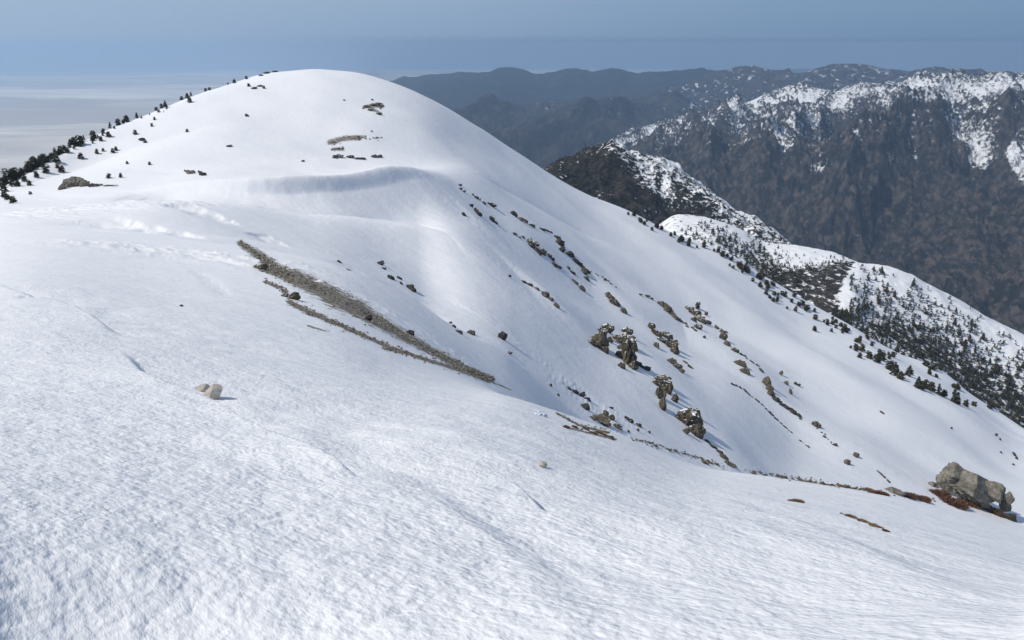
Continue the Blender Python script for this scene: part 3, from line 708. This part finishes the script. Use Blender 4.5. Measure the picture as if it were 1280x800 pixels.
# upper bowl
outcrop('three crumbs of rock at the top of the upper bowl band', [(575,231,6,3), (576,236,4,3), (580,239,5,3)], MD, BS)
outcrop('line of small rocks crossing the upper bowl', [(591,243,4,2.5,30), (595,246,7,4,30), (600,249,3,2), (606,254,6,4,40)], MD, BS)
outcrop('flat dark rock on the upper bowl band', [(615,256,10,5,18)], MD, BS)
outcrop('wedge of rock at the bend of the upper bowl band', [(641,266,9,6,40)], MD, BS)
outcrop('row of brown rocks in the middle of the upper bowl band', [(650,273,8,5,20), (657,276,8,5,30), (665,281,7,5,30)], MR, BS)
outcrop('thin rock line leading to the hooked rib', band([(676,286),(684,288),(691,291)], 6, 6, 3.2, 20, .4), MD, BS)
outcrop('hooked dark rib standing highest in the upper bowl', [(696,296,8,6,40), (700,303,9,9), (702,311,8,8), (698,300,6,6)], MD, BS)
outcrop('dark rock chain below the hooked rib', band([(706,314),(714,318),(719,325),(727,332),(734,341)], 14, 7, 5, 38), MD, BS)
outcrop('brown stepped block at the end of the dark chain', [(731,339,7,10), (733,347,8,6)], MR, BS)
outcrop('thin spray of rock right of the stepped block', band([(738,338),(750,345),(762,352),(771,359)], 9, 4.5, 2.2, 38), MD, BS)
outcrop('slim rock above the hooked slope', [(589,256,5,6,40)], MD, BS)
outcrop('dark rock under the slim rock', [(597,265,10,6,40)], MD, BS)
outcrop('lone dart shaped rock at the left of the upper bowl', [(579,267,8,4,40)], MD, BS)
outcrop('rock with a long pointed foot in the upper bowl', [(614,273,6,7), (619,277,8,3,48)], MD, BS)
outcrop('thin rock shelf under the hollow of the bowl', band([(638,290),(646,294),(655,299)], 4, 5, 2.2, 25), MD, BS)
outcrop('jagged pale and dark rock pile in the centre of the bowl', [(661,300,8,6), (665,306,10,6,45), (671,312,12,6,45), (679,314,9,11,20), (670,304,8,6), (686,319,6,5)] , MRS, BS)
outcrop('three rocks at the foot of the jagged pile', [(691,324,5,5), (694,331,8,6,40), (699,334,6,4)], MD, BS)
outcrop('narrow blade of rock below the dark chain', [(711,335,6,4,45), (716,340,9,3.5,45)], MD, BS)
outcrop('olive rock lens low in the bowl centre', [(720,353,8,5,40), (726,359,9,6,40), (716,350,4,3)], MR, BS)
outcrop('brown elongated crag above the twin crag', [(764,371,11,8,30), (770,378,14,9,42), (778,387,9,7,45), (759,367,6,5)], MR, BS)
outcrop('tiny rock on the smooth ridge line of the bowl', [(637,345,4,4)], MD, BS)
outcrop('flat rock row on the smooth ridge line of the bowl', [(655,352,7,3,25), (662,355,8,4,25)], MD, BS)
outcrop('greenish rock hump on the bowl ridge line', [(680,367,12,7,32), (672,361,7,4,30), (688,373,6,5,35)], MR, BS)
outcrop('last rock of the bowl ridge line', [(696,381,6,8,-20)], MR, BS)
outcrop('thin flat rock near the upper crags', [(800,368,6,2), (808,370,10,2.4,10), (815,373,4,3)], MD, BS)
# left headwall
outcrop('scatter of dark rocks on the headwall above the scree', [(475,328,9,6), (480,335,6,4,40), (487,346,11,5,42), (499,347,8,4,45), (502,354,6,4,40)], MD, 6.0)
outcrop('dark wedge rock at the end of the headwall scatter', [(511,357,10,9,35), (515,361,8,6,30)], MD, 6.0)
outcrop('short thin rock streak left of the headwall scatter', [(424,327,8,3,40), (436,337,6,2,40)], MD, 6.0)
outcrop('rock standing just above the long scree tail', [(514,415,10,9)], MD, 6.0)
outcrop('dark boulder at the head of the lower scree strip', [(366,370,17,11), (355,369,9,5)], MRS, 5.8)
outcrop('dark rock at the tip of the upper scree strip', [(461,397,9,9)], MD, 5.8)
outcrop('low dark rock at the left edge of the scree', [(326,334,15,7)], MR, 5.8)
outcrop('three rocks in line above the scree tail', [(563,403,4,3), (568,408,6,4,40), (573,414,8,5,30)], MD, 6.0)
outcrop('snow capped block between the line of rocks and the lone block', [(590,415,10,9)], MRS, 6.0)
outcrop('lone square block casting a long shadow on the snow', [(629,420,9,13)], MD, 6.0, kind='b')
outcrop('small snow ringed rock below the lone square block', [(637,441,6,4)], MRS, 6.0)
# lower rock garden behind the foreground edge
outcrop('string of dark rocks at the top of the rock garden', [(711,485,7,4,30), (719,489,8,5,30), (727,492,8,7), (735,498,7,5)], MD, BS)
outcrop('two thin flakes left of the rock garden', [(689,481,3,6,-30), (698,493,3,5,-30)], MD, BS)
outcrop('dark pointed rock inside the rock garden', [(730,507,11,8,15)], MD, BS)
outcrop('largest grey brown rock of the rock garden', [(750,524,19,10), (741,522,10,5), (756,516,7,8)], MR, BS)
outcrop('upper right rocks of the rock garden', [(764,509,6,4,40), (763,521,8,7)], MD, BS)
outcrop('standing rock at the right end of the rock garden', [(772,532,9,10,20)], MRS, BS)
outcrop('dark slanting rock right of the rock garden', [(786,524,10,6,25)], MD, BS)
outcrop('small grey rock pair right of the rock garden', [(799,531,7,5,30), (797,537,4,4)], MRS, BS)
outcrop('pebble between the garden and the slope', [(786,539,4,4)], MD, BS)
outcrop('last pebble right of the rock garden', [(812,540,4,4)], MD, BS)
outcrop('rust coloured flat stone at the foreground edge', [(709,534,10,5)], MRED, 4)
outcrop('litter of reddish flat stones along the foreground edge', band([(718,534),(740,539),(770,548)], 13, 8, 2.4, 12, 1.6), MRED, 4)
outcrop('dark pointed rocks where the rock string meets the foreground edge', [(905,571,10,7,30), (910,578,14,6,20), (918,582,8,4,20)], MR, BS)
outcrop('brown stones lining the foreground edge', band([(798,549),(830,559),(860,568),(900,582)], 22, 6, 2.2, 14, .7), MR, 4)
outcrop('brown stones along the edge towards the boulder', band([(935,589),(985,597),(1040,606),(1105,616)], 26, 8, 2.6, 8, .8), MR, 4)
# foreground stones
e = outcrop('two faced angular stone lying on the near snow', [(254,484,18,13,20), (267,490,25,20,-8)], MB, 3, cat='rock', name='angular_stone', kind='f', seed=3, bury=.2)
outcrop('small pale stone alone in the middle of the foreground', [(676,580,13,8)], MB, 3, kind='f')
outcrop('tiny pebble on the smooth snow left of the scree', [(227,382,4,3)], MR, 4)
mi = M('ice', 0.35, 0.5); mi.col((0.66, 0.71, 0.79))
outcrop('half buried block of ice on the snow', [(677,517,18,8,10)], mi.m, 4, cat='ice block', name='ice_block', group=None)
# the big boulder bank on the right
e = bpy.data.objects.new('boulder_cluster', None); col.objects.link(e); e.location = L.hit(1210, 628, 4)
tag(e, 'large grey lichen covered boulder pile on the foreground edge', 'boulder')
def big(u, v, w_, h_, tilt=0, mat=MBIG, seed=0, dep=.8, r=0.0):
    p = L.hit(1215, 630, 4); s_ = mpp(p)
    ph, t = pix(u, v); d_ = Vector((math.sin(ph), math.cos(ph), float(t))) * math.hypot(p.x, p.y) * (1 + r)
    o = bpy.data.objects.new('rock', rmesh('h', seed, mat)); col.objects.link(o); o.parent = e
    o.scale = (w_ * s_ * .53, w_ * s_ * .5 * dep, h_ * s_ * .56); o.rotation_euler = (.1, R(tilt), rng.uniform(-.2, .2)); o.location = d_ - e.location
big(1217, 603, 80, 42, 16, seed=3, dep=.7); big(1190, 600, 36, 26, 4, seed=1); big(1242, 617, 36, 28, 34, seed=2)
big(1262, 622, 13, 18, 10, seed=1); big(1258, 634, 14, 24, -25, MD, 2); big(1264, 645, 12, 16, -30, MD, 3); big(1165, 610, 19, 15, 0, seed=2); big(1187, 583, 6, 13, 10, MR, 3, r=.04); big(1208, 616, 34, 18, 10, seed=3)
outcrop('low mossy stone at the left end of the boulder bank', [(1118,613,23,9)], MBIG, 4, kind='h', seed=1)
# left shoulder
outcrop('pale humped boulder on the left saddle, largest of its row', [(96,227,30,15,0), (108,229,14,10,10)], MBIG, 8, kind='b', seed=2, bury=.25)
outcrop('leaning wedge at the left end of the pale boulder', [(76,234,15,8,-30)], MBIG, 8, kind='b', seed=4)
outcrop('dark low rocks trailing right of the pale boulder', [(116,231,13,6), (124,231,8,3), (132,232,10,1.8), (142,232,10,1.5)], MD, 8)
outcrop('round pale rock on the saddle above the cornice', [(238,215,14,6)], MBIG, 8, kind='b')
outcrop('dark twin of the round saddle rock', [(253,217,11,6,15)], MD, 8)
# dome
outcrop('left thin dark rock strip above the cornice', [(418,197,8,2), (424,195,13,4)], MD, 9)
outcrop('middle thin dark rock strip above the cornice', [(436,196,12,3)], MD, 9)
outcrop('right thin dark rock strip above the cornice', [(447,198,8,2.5), (453,198,8,3,8)], MD, 9)
outcrop('dark arched rock right of the strips above the cornice', [(467,195,8,4), (474,195,7,4)], MD, 9)
outcrop('grey stones in the highest brown patch on the dome', [(457,133,6,3), (472,130,9,4), (462,137,7,2.5), (474,142,7,3), (466,131,6,3)], MR, 9)
outcrop('dark rock bent like an arch near the summit', [(318,110,7,3,-15), (324,107,7,2.5), (330,109,4,5)], MR, 9)
outcrop('small dark rock in the middle of the dome face', [(308,144,5,4)], MD, 9)
outcrop('flat dark rock low on the dome face', [(287,182,7,3)], MD, 9)
outcrop('pebble on the dome above the cornice', [(379,201,4,3)], MD, 9)
outcrop('dark curved rock on the left flank of the dome', [(177,174,8,4), (181,177,5,3)], MD, 9)
outcrop('dark rocks on the summit skyline', [(333,91,8,3), (345,88,9,2.5), (326,94,6,2)], MD, 9)
outcrop('tiny rocks under the highest brown patch', [(465,124.5,3,2), (430,125,3,1.6), (465,164,3,2)], MD, 9)

# scree: loose stones, past counting
def stone_field(name, label, cat, pts_list, n, smin, smax_px, mat):
    V_, F_ = [], []; base = np.array([v.co[:] for v in _small[0].vertices])
    bm = bmesh.new(); bmesh.ops.create_icosphere(bm, subdivisions=1, radius=1); bv = np.array([v.co[:] for v in bm.verts]); bf = np.array([[q.index for q in f.verts] for f in bm.faces]); bm.free()
    allv = []; allf = []; k = 0
    tot = sum(q[1] for q in pts_list)
    for pts, wgt, wid0, wid1 in pts_list:
        pts = np.array(pts, float); seg = np.r_[0, np.cumsum(np.hypot(*np.diff(pts, axis=0).T))]
        for _ in range(int(n * wgt / tot)):
            f = rng.uniform(); u = np.interp(f * seg[-1], seg, pts[:, 0]); v = np.interp(f * seg[-1], seg, pts[:, 1])
            wd = wid0 + (wid1 - wid0) * f
            p = L.hit(u + rng.normal() * wd * .35, v + rng.normal() * wd * .45, smin); s_ = mpp(p)
            sz = s_ * smax_px * rng.uniform(.25, 1) ** 2 * .5
            w3 = bv * (1 + rng.uniform(-.3, .3, (len(bv), 1))) * np.array([sz * rng.uniform(.8, 1.4), sz * rng.uniform(.8, 1.4), sz * rng.uniform(.5, 1.0)])
            w3 += np.array(p[:]) + [0, 0, sz * .2]; allv.append(w3); allf.append(bf + k); k += len(bv)
    me = bpy.data.meshes.new(name); me.from_pydata(np.concatenate(allv).tolist(), [], np.concatenate(allf).tolist()); me.materials.append(mat); me.update()
    o = bpy.data.objects.new(name, me); col.objects.link(o); return tag(o, label, cat, kind='stuff')
stone_field('scree', 'long brown strip of loose scree stones on the headwall', 'scree', [
    ([(300,304),(325,320),(345,337),(380,352),(420,373)], 3, 4, 12), ([(420,373),(465,397),(530,434),(575,457),(617,474)], 4, 12, 3),
    ([(318,333),(345,343),(375,356)], 1, 3, 6), ([(330,352),(350,360),(362,371)], .5, 3, 5), ([(362,378),(420,404),(485,433),(510,441)], 2, 7, 3), ([(478,435),(540,452),(612,476)], 1.6, 3, 6)], 2600, 5.0, 4.0, MS_)
stone_field('edge_gravel', 'brown gravel and turf along the foreground edge', 'gravel', [
    ([(695,516),(725,532),(760,541)], 1, 2, 5), ([(790,549),(850,566),(905,583)], 1, 3, 4), ([(930,588),(1040,606),(1110,616),(1200,628)], 2, 3, 6), ([(412,180),(440,173),(478,172)], .5, 3, 3), ([(455,134),(478,133)], .5, 4, 5), ([(415,187),(430,186)], .2, 3, 3)], 700, 4.0, 3.2, MR)

# ------------------------------------------------------------------ dry shrubs and grass
mb = M('rust_shrub', 0.9, 0.1); mb.col(mb.mix(mb.ramp(mb.noise(mb.pos(), 6, 4), .4, .6), (0.085, 0.040, 0.026), (0.23, 0.13, 0.08)))
mgr = M('dry_grass', 0.9, 0.1); mgr.col(mgr.mix(mgr.ramp(mgr.noise(mgr.pos(), 6, 4), .4, .6), (0.16, 0.10, 0.055), (0.34, 0.26, 0.16)))
def tuft_mesh(name, n, mat, flat):
    v, f = [], []
    for _ in range(n):
        a = rng.uniform(0, 2 * math.pi); r_ = math.sqrt(rng.uniform()) ; x, y = r_ * math.cos(a), r_ * math.sin(a)
        top = np.array([x * 1.15 + rng.normal() * .10, y * 1.15 + rng.normal() * .10, (1 - r_ * r_ * .7) * rng.uniform(.55, 1.1) * flat]); b0 = np.array([x * .8, y * .8, -.3])
        d = rng.normal(size=3) * .035; k = len(v); mid = (top + b0) / 2 + rng.normal(size=3) * .04
        v += [b0, mid + d, mid - d, top]; f += [(k, k + 1, k + 2), (k + 1, k + 3, k + 2)]
    me = bpy.data.meshes.new(name); me.from_pydata([tuple(q) for q in v], [], f); me.materials.append(mat); me.update(); return me
_sh = [tuft_mesh('shrub', 900, mb.m, 1) for _ in range(3)]
_gr = [tuft_mesh('grass_tuft', 500, mgr.m, 1) for _ in range(2)]
def tuft(u, v, w_, h_, label, ms_, name, cat, group, tilt=0):
    p = L.hit(u, v + h_ * .4, 3.5); s_ = mpp(p)
    o = bpy.data.objects.new(name, ms_[rng.integers(0, len(ms_))]); col.objects.link(o); o.location = p
    o.scale = (w_ * s_ * .5, w_ * s_ * .35, h_ * s_ * .8); o.rotation_euler = (0, R(tilt), rng.uniform(-.2, .2)); tag(o, label, cat, group)
G_ = 'rust red shrubs at the foot of the boulder pile'
for u, v, w_, h_, t, lb in [(1172,615,30,9,0,'flat rust shrub pressed against the left block of the boulder pile'), (1134,618,24,8,0,'rust shrub left of the boulder pile beside the mossy stone'),
    (1152,622,22,8,4,'smaller rust shrub between the mossy stone and the boulder pile'), (1190,626,40,12,4,'broad rust shrub in front of the boulder pile'), (1212,627,30,10,8,'rust shrub under the middle of the boulder pile'),
    (1230,631,26,9,18,'thin rust shrub under the right half of the boulder pile'), (1247,639,26,11,34,'rust shrub hanging down the right side of the boulder pile'), (1098,616,26,5,4,'low brown shrub farthest left on the boulder bank')]:
    tuft(u, v, w_, h_, lb, _sh, 'dry_shrub', 'shrub', G_, t)
G_ = 'straw grass tufts on the near snow'
for u, v, w_, h_, t, lb in [(1064,645,16,3,12,'upper end of the straw grass streak below the boulder pile'), (1080,651,18,4,16,'middle tuft of the straw grass streak below the boulder pile'), (1095,657,20,5,20,'thick lower tuft of the straw grass streak below the boulder pile'),
    (1108,663,12,4,20,'last tuft of the straw grass streak below the boulder pile'), (996,626,20,3,4,'small straw tuft alone left of the grass streak'),
    (1085,611,14,4,5,'brown tuft on the foreground edge left of the mossy stone'), (1050,607,16,3,5,'brown tuft on the foreground edge near the middle'), (880,577,14,3,14,'brown tuft on the edge beside the pointed rocks'), (750,541,16,4,12,'brown tuft among the reddish flat stones')]:
    tuft(u, v, w_, h_, lb, _gr, 'grass_tuft', 'grass', G_, t)

# ------------------------------------------------------------------ trees
mt = M('needles', 0.9, 0.1); mt.col(mt.mix(mt.ramp(mt.noise(mt.pos(), 1.2, 3), .4, .6), (0.022, 0.026, 0.014), (0.060, 0.050, 0.030)))
mk = M('bark', 0.9, 0.1); mk.col((0.09, 0.065, 0.05))
def crown_mesh(seed, n=90, wide=0.34, bush=0.0, fat=1.0):
    r_ = np.random.default_rng(seed); v, f = [], []
    tops = [(r_.normal() * .10 * bush, r_.normal() * .1 * bush, r_.uniform(.8, 1.0)) for _ in range(1 + int(bush * 2))]
    for k in range(n):
        tx, ty, th_ = tops[k % len(tops)]
        h = r_.uniform(0.12, 1.0); a = r_.uniform(0, 2 * math.pi)
        rad = wide * ((1 - h) ** (0.75 - .4 * bush) * (0.6 + .5 * r_.uniform()) + .04)
        c = np.array([tx * h + math.cos(a) * rad * .7, ty * h + math.sin(a) * rad * .7, h * th_])
        sz = (0.05 + rad * .42) * fat
        out = np.array([math.cos(a), math.sin(a), -.25]) * sz; sd_ = np.array([-math.sin(a), math.cos(a), 0]) * sz * .6; up = np.array([0, 0, sz * .45])
        q = len(v); v += [c - out * .6, c + out, c + sd_ + up * .3, c - sd_ + up * .3, c + up]; f += [(q, q + 2, q + 4), (q + 4, q + 2, q + 1), (q + 1, q + 3, q + 4), (q + 4, q + 3, q)]
    me = bpy.data.meshes.new('crown'); me.from_pydata([tuple(x) for x in v], [], f); me.materials.append(mt.m); me.update(); return me
def trunk_mesh():
    v, f = [], []
    for k in range(6):
        a = k * math.pi / 3; v += [(.028 * math.cos(a), .028 * math.sin(a), -.06), (.012 * math.cos(a), .012 * math.sin(a), .75)]
    for k in range(6): q = (k + 1) % 6; f.append((2 * k, 2 * q, 2 * q + 1, 2 * k + 1))
    me = bpy.data.meshes.new('trunk'); me.from_pydata(v, [], f); me.materials.append(mk.m); me.update(); return me
_cr = [crown_mesh(s, 90, .27 + .03 * (s % 3), 0, 1.25) for s in range(4)] + [crown_mesh(10 + s, 110, .42, 1.0, 1.2) for s in range(4)]
_tr = trunk_mesh()
n_tree = 0
def tree(p, h, label, group, bushy=False, name='pine_tree', cat='tree'):
    global n_tree; n_tree += 1
    e = bpy.data.objects.new(name, None); col.objects.link(e); e.location = p - Vector((0, 0, h * .03))
    i = int(rng.integers(0, 4)) + (4 if bushy else 0)
    h *= 1.1; e.scale = (h * rng.uniform(.85, 1.2),) * 2 + (h,); e.rotation_euler = (rng.normal() * .04, rng.normal() * .04, rng.uniform(0, 6.28))
    c = bpy.data.objects.new('crown', _cr[i]); col.objects.link(c); c.parent = e
    t = bpy.data.objects.new('trunk', _tr); col.objects.link(t); t.parent = e
    return tag(e, label, cat, group)
ORD = ['first', 'second', 'third', 'fourth', 'fifth', 'sixth', 'seventh', 'eighth', 'ninth', 'tenth', 'eleventh', 'twelfth', 'thirteenth', 'fourteenth', 'fifteenth', 'sixteenth', 'seventeenth', 'eighteenth', 'nineteenth', 'twentieth']
def ordinal(k): return ORD[k] if k < 20 else ('twenty ' + ORD[k - 20] if k < 29 else 'thirty ' + ORD[k - 30] if k >= 30 else 'thirtieth')
G_ = 'stunted pines along the left skyline of the dome'
sky_t = [(5,216,16),(12,213,16),(18,215,15),(24,210,11),(37,212,14),(44,206,14),(50,204,15),(55,202,12),(64,195,8),(70,193,11),(76,190,10),(81,188,8),(88,184,11),(93,182,12),(100,180,12),(105,176,8),(117,172,9),(129,166,6),(138,160,8),(148,154,8),(158,151,9),(171,147,9),(195,136,5),(202,134,6),(207,134,9),(227,123,5),(234,121,6),(239,120,6),(257,113,4),(262,112,4),(285,105,4),(293,103,5),(308,98,4)]
for k, (u, v, h) in enumerate(sky_t):
    p = L.hit(u, v + 1, 8); tree(p, h * mpp(p), ('dark bushy pine' if h > 8 else 'small dark pine') + f' on the left skyline, {ordinal(k)} from the left edge', G_, k % 3 != 0)
lo_u = [q[0] for q in sky_t]; lo_v = [q[1] for q in sky_t]
for k in range(46):
    u = rng.uniform(0, 125) if k < 36 else rng.uniform(125, 240); v = np.interp(u, lo_u, lo_v) + abs(rng.normal()) * 3
    h = rng.uniform(4, 12) * (1 - u / 300); p = L.hit(u, v + 1, 8)
    tree(p, h * mpp(p), ('tall' if h > 9 else 'small' if h > 6 else 'stubby') + ' dark pine in the thick row at the ' + ('far left edge' if u < 30 else 'lower left skyline' if u < 70 else 'left skyline above the pale boulder' if u < 125 else 'thinning upper left skyline'), G_, k % 2 == 0)
G_ = 'small pines dotted over the left flank of the dome'
flank = [(3,230,12),(5,240,11),(5,247,8),(10,250,8),(17,254,9),(23,233,9),(16,233,10),(28,218,8),(31,227,8),(37,232,7),(46,222,8),(58,216,9),(71,203,9),(77,215,8),(72,210,5),(38,243,4),(101,198,7),(121,192,6),(129,189,4),(141,191,6),(145,188,5),(126,176,6),(136,171,7),(136,223,6),(151,222,6),(237,128,7),(311,108,4),(193,150,4),(190,158,4),(169,168,6),(234,165,4),(159,205,4),(187,206,4)]
lm = ['by the left edge', 'above the pale boulder', 'amid the flank', 'high towards the summit']
for k, (u, v, h) in enumerate(sorted(flank)):
    p = L.hit(u, v, 8); z = lm[0 if u < 35 else 1 if u < 110 else 2 if u < 185 else 3]
    tree(p, h * mpp(p), f'small pine {z}, {ordinal(k)} from the left on the snowy flank', G_, True)
p = L.hit(872, 386, BS); tree(p, 8 * mpp(p), 'small tree standing on top of the mottled outcrop', None, True)
# band along the right skyline
G_ = 'pines in the band along the right hand ridge line'
cu = [740, 800, 850, 900, 960, 1024, 1055, 1114, 1177, 1208, 1239, 1280]; cv = [241, 272, 296, 312, 350, 388, 404, 437, 461, 489, 508, 536]
big_t = [(1096,453,15),(1101,450,12),(1112,462,12),(1117,469,17),(1121,470,14),(1126,474,10),(1136,470,14),(1147,485,17),(1152,487,12),(1157,485,11),(1164,489,12),(1174,494,15),(1180,496,10),(1192,503,15),(1197,505,10),(1207,508,9),(1217,508,7),(1086,448,9),(1077,439,10),(1070,436,7)]
for k, (u, v, h) in enumerate(big_t):
    p = L.hit(u, v, BS); tree(p, h * mpp(p), f'taller pine in the cluster below the right ridge line, size and place {ordinal(k)}' if False else ('tall dark pine' if h > 13 else 'middling pine' if h > 10 else 'low pine') + (' at the upper end of' if u < 1100 else ' in the first knot of' if u < 1140 else ' in the second knot of' if u < 1170 else ' near the lower end of') + ' the clump below the right ridge', G_, h < 14)
n = 0
while n < 120:
    u = rng.choice([rng.uniform(780, 960), rng.uniform(890, 1100), rng.uniform(960, 1250)]); d = abs(rng.normal()) * (5 + 9 * sstep(860, 1000, u) - 5 * sstep(1120, 1200, u))
    v = np.interp(u, cu, cv) + d + 1
    p = L.hit(u, v, BS)
    zone = 'upper' if u < 930 else 'middle' if u < 1060 else 'lower'
    hh = rng.uniform(3.2, 7.5); sz = 'tiny' if hh < 4.6 else 'small' if hh < 6 else 'fuller'; up = 'on the crest' if d < 4 else 'just below the crest' if d < 12 else 'farthest down the snow'
    zone = 'top' if u < 850 else 'upper' if u < 930 else 'middle' if u < 1000 else 'lower' if u < 1090 else 'bottom'
    tree(p, hh * mpp(p), f'{sz} pine {up}, {zone} stretch of the right ridge', G_, True); n += 1
# knob and shelf: the largest as trees of their own, the rest as one wood
G_ = 'pines on the snowy knob'
def f2hit(u, v): return F2.hit(u, v, 0)
k_u = [1062, 1075, 1110, 1135, 1160, 1200, 1240, 1290]; k_v = [345, 329, 335, 343, 356, 376, 399, 424]
pts = []
while len(pts) < 1500:
    u = rng.uniform(1040, 1300); top = np.interp(u, k_u, k_v); bot = np.interp(u, cu, cv) + (0 if u < 1280 else 12)
    if u < 1062: top = 385
    f = rng.uniform() ** 0.75; v = top + 3 + (bot - top) * f
    if v > bot + 4: continue
    dens = 0.35 + 0.65 * sstep(.15, .75, f) + 0.3 * float(fbm(np.array([u / 22.]), np.array([v / 30.]), 2)[0])
    if rng.uniform() > dens: continue
    pts.append((v, u))
pts.sort(reverse=True)
own = set(range(0, len(pts), 21))
rest = []
for i, (v, u) in enumerate(pts):
    p = f2hit(u, v); h = (rng.uniform(8, 11) if i in own else rng.uniform(4, 9.5)) * mpp(p)
    if i in own:
        f = (v - np.interp(u, k_u, k_v)) / max(20, (np.interp(u, cu, cv) - np.interp(u, k_u, k_v)))
        z = 'near the crest of' if f < .2 else 'high on' if f < .4 else 'halfway down' if f < .6 else 'low on' if f < .8 else 'at the foot of'
        sdn = 'far left' if u < 1090 else 'left' if u < 1135 else 'middle' if u < 1185 else 'right' if u < 1235 else 'far right'
        tree(p, h, f'{"taller" if h > 9.5 * mpp(p) else "shorter"} slender pine {z} the snowy knob, {sdn}', G_)
    else: rest.append((p, h))
def merged_trees(name, label, items, nclump, wide=.28):
    av, af, k = [], [], 0
    vs = [crown_mesh(200 + s, nclump, wide, 0, 2.0) for s in range(4)]
    arr = [(np.array([v.co[:] for v in m_.vertices]), np.array([p_.vertices[:] for p_ in m_.polygons])) for m_ in vs]
    for p, h in items:
        v_, f_ = arr[rng.integers(0, 4)]; a = rng.uniform(0, 6.28); c, s_ = math.cos(a), math.sin(a)
        q = np.stack([v_[:, 0] * c - v_[:, 1] * s_, v_[:, 0] * s_ + v_[:, 1] * c, v_[:, 2]], 1) * np.array([h, h, h]) + np.array(p[:])
        av.append(q); af.append(f_ + k); k += len(v_)
    me = bpy.data.meshes.new(name); V_ = np.concatenate(av); F_ = np.concatenate(af)
    me.from_pydata(V_.tolist(), [], F_.tolist()); me.materials.append(mt.m); me.update()
    o = bpy.data.objects.new(name, me); col.objects.link(o); tag(o, label, 'forest', kind='stuff')
merged_trees('knob_forest', 'remaining pines scattered over the snowy knob', rest, 16, .24)
items = []
for _ in range(420):      # dark line of trees from the shelf down to the near ridge
    t = rng.uniform(); u = np.interp(t, [0, .4, 1], [872, 935, 985]) + rng.normal() * 14; v = np.interp(t, [0, .4, 1], [290, 318, 352]) + rng.normal() * 8
    if v > np.interp(u, cu, cv) - 1 or v < np.interp(u, [860, 900, 960, 1000], [272, 279, 307, 312]): continue
    p = f2hit(u, v); items.append((p, rng.uniform(4, 8) * mpp(p)))
for _ in range(120):
    u = rng.uniform(900, 1062); v = np.interp(u, [900, 955, 1000, 1045, 1062], [318, 339, 336, 329, 327]) + rng.normal() * 3 - 1
    p = f2hit(u, v); items.append((p, rng.uniform(3, 5.5) * mpp(p)))
for _ in range(150):
    u = rng.uniform(900, 1060); v = rng.uniform(285, 338)
    if v < np.interp(u, [900, 930, 960, 1000, 1040, 1062], [279, 292, 308, 311, 318, 326]): continue
    p = f2hit(u, v); items.append((p, rng.uniform(2.5, 4.5) * mpp(p)))
merged_trees('shelf_forest', 'dark trees edging the snowy shelf', items, 16)
items = []
UU = np.linspace(645, 1000, 400)
for _ in range(6500):
    u = rng.uniform(650, 990); top = np.interp(u, [640,680,705,735,765,800,830,850,870,895,915,945,985], [228,212,201,191,181,191,200,212,229,246,264,279,301])
    v = top + rng.uniform(0, 1) * 95
    if v > np.interp(u, [640, 680] + cu, [186, 212] + cv) + 2: continue
    if rng.uniform() < .36 + 1.1 * float(fbm(np.array([u / 14.]), np.array([v / 14.]), 2)[0]) or u + .5 * (v - 200) < 745:
        p = F1.hit(u, v, 0); items.append((p, rng.uniform(2.0, 4.2) * mpp(p)))
merged_trees('peak_forest', 'dark forest speckling the rocky snow peak', items, 7, .36)
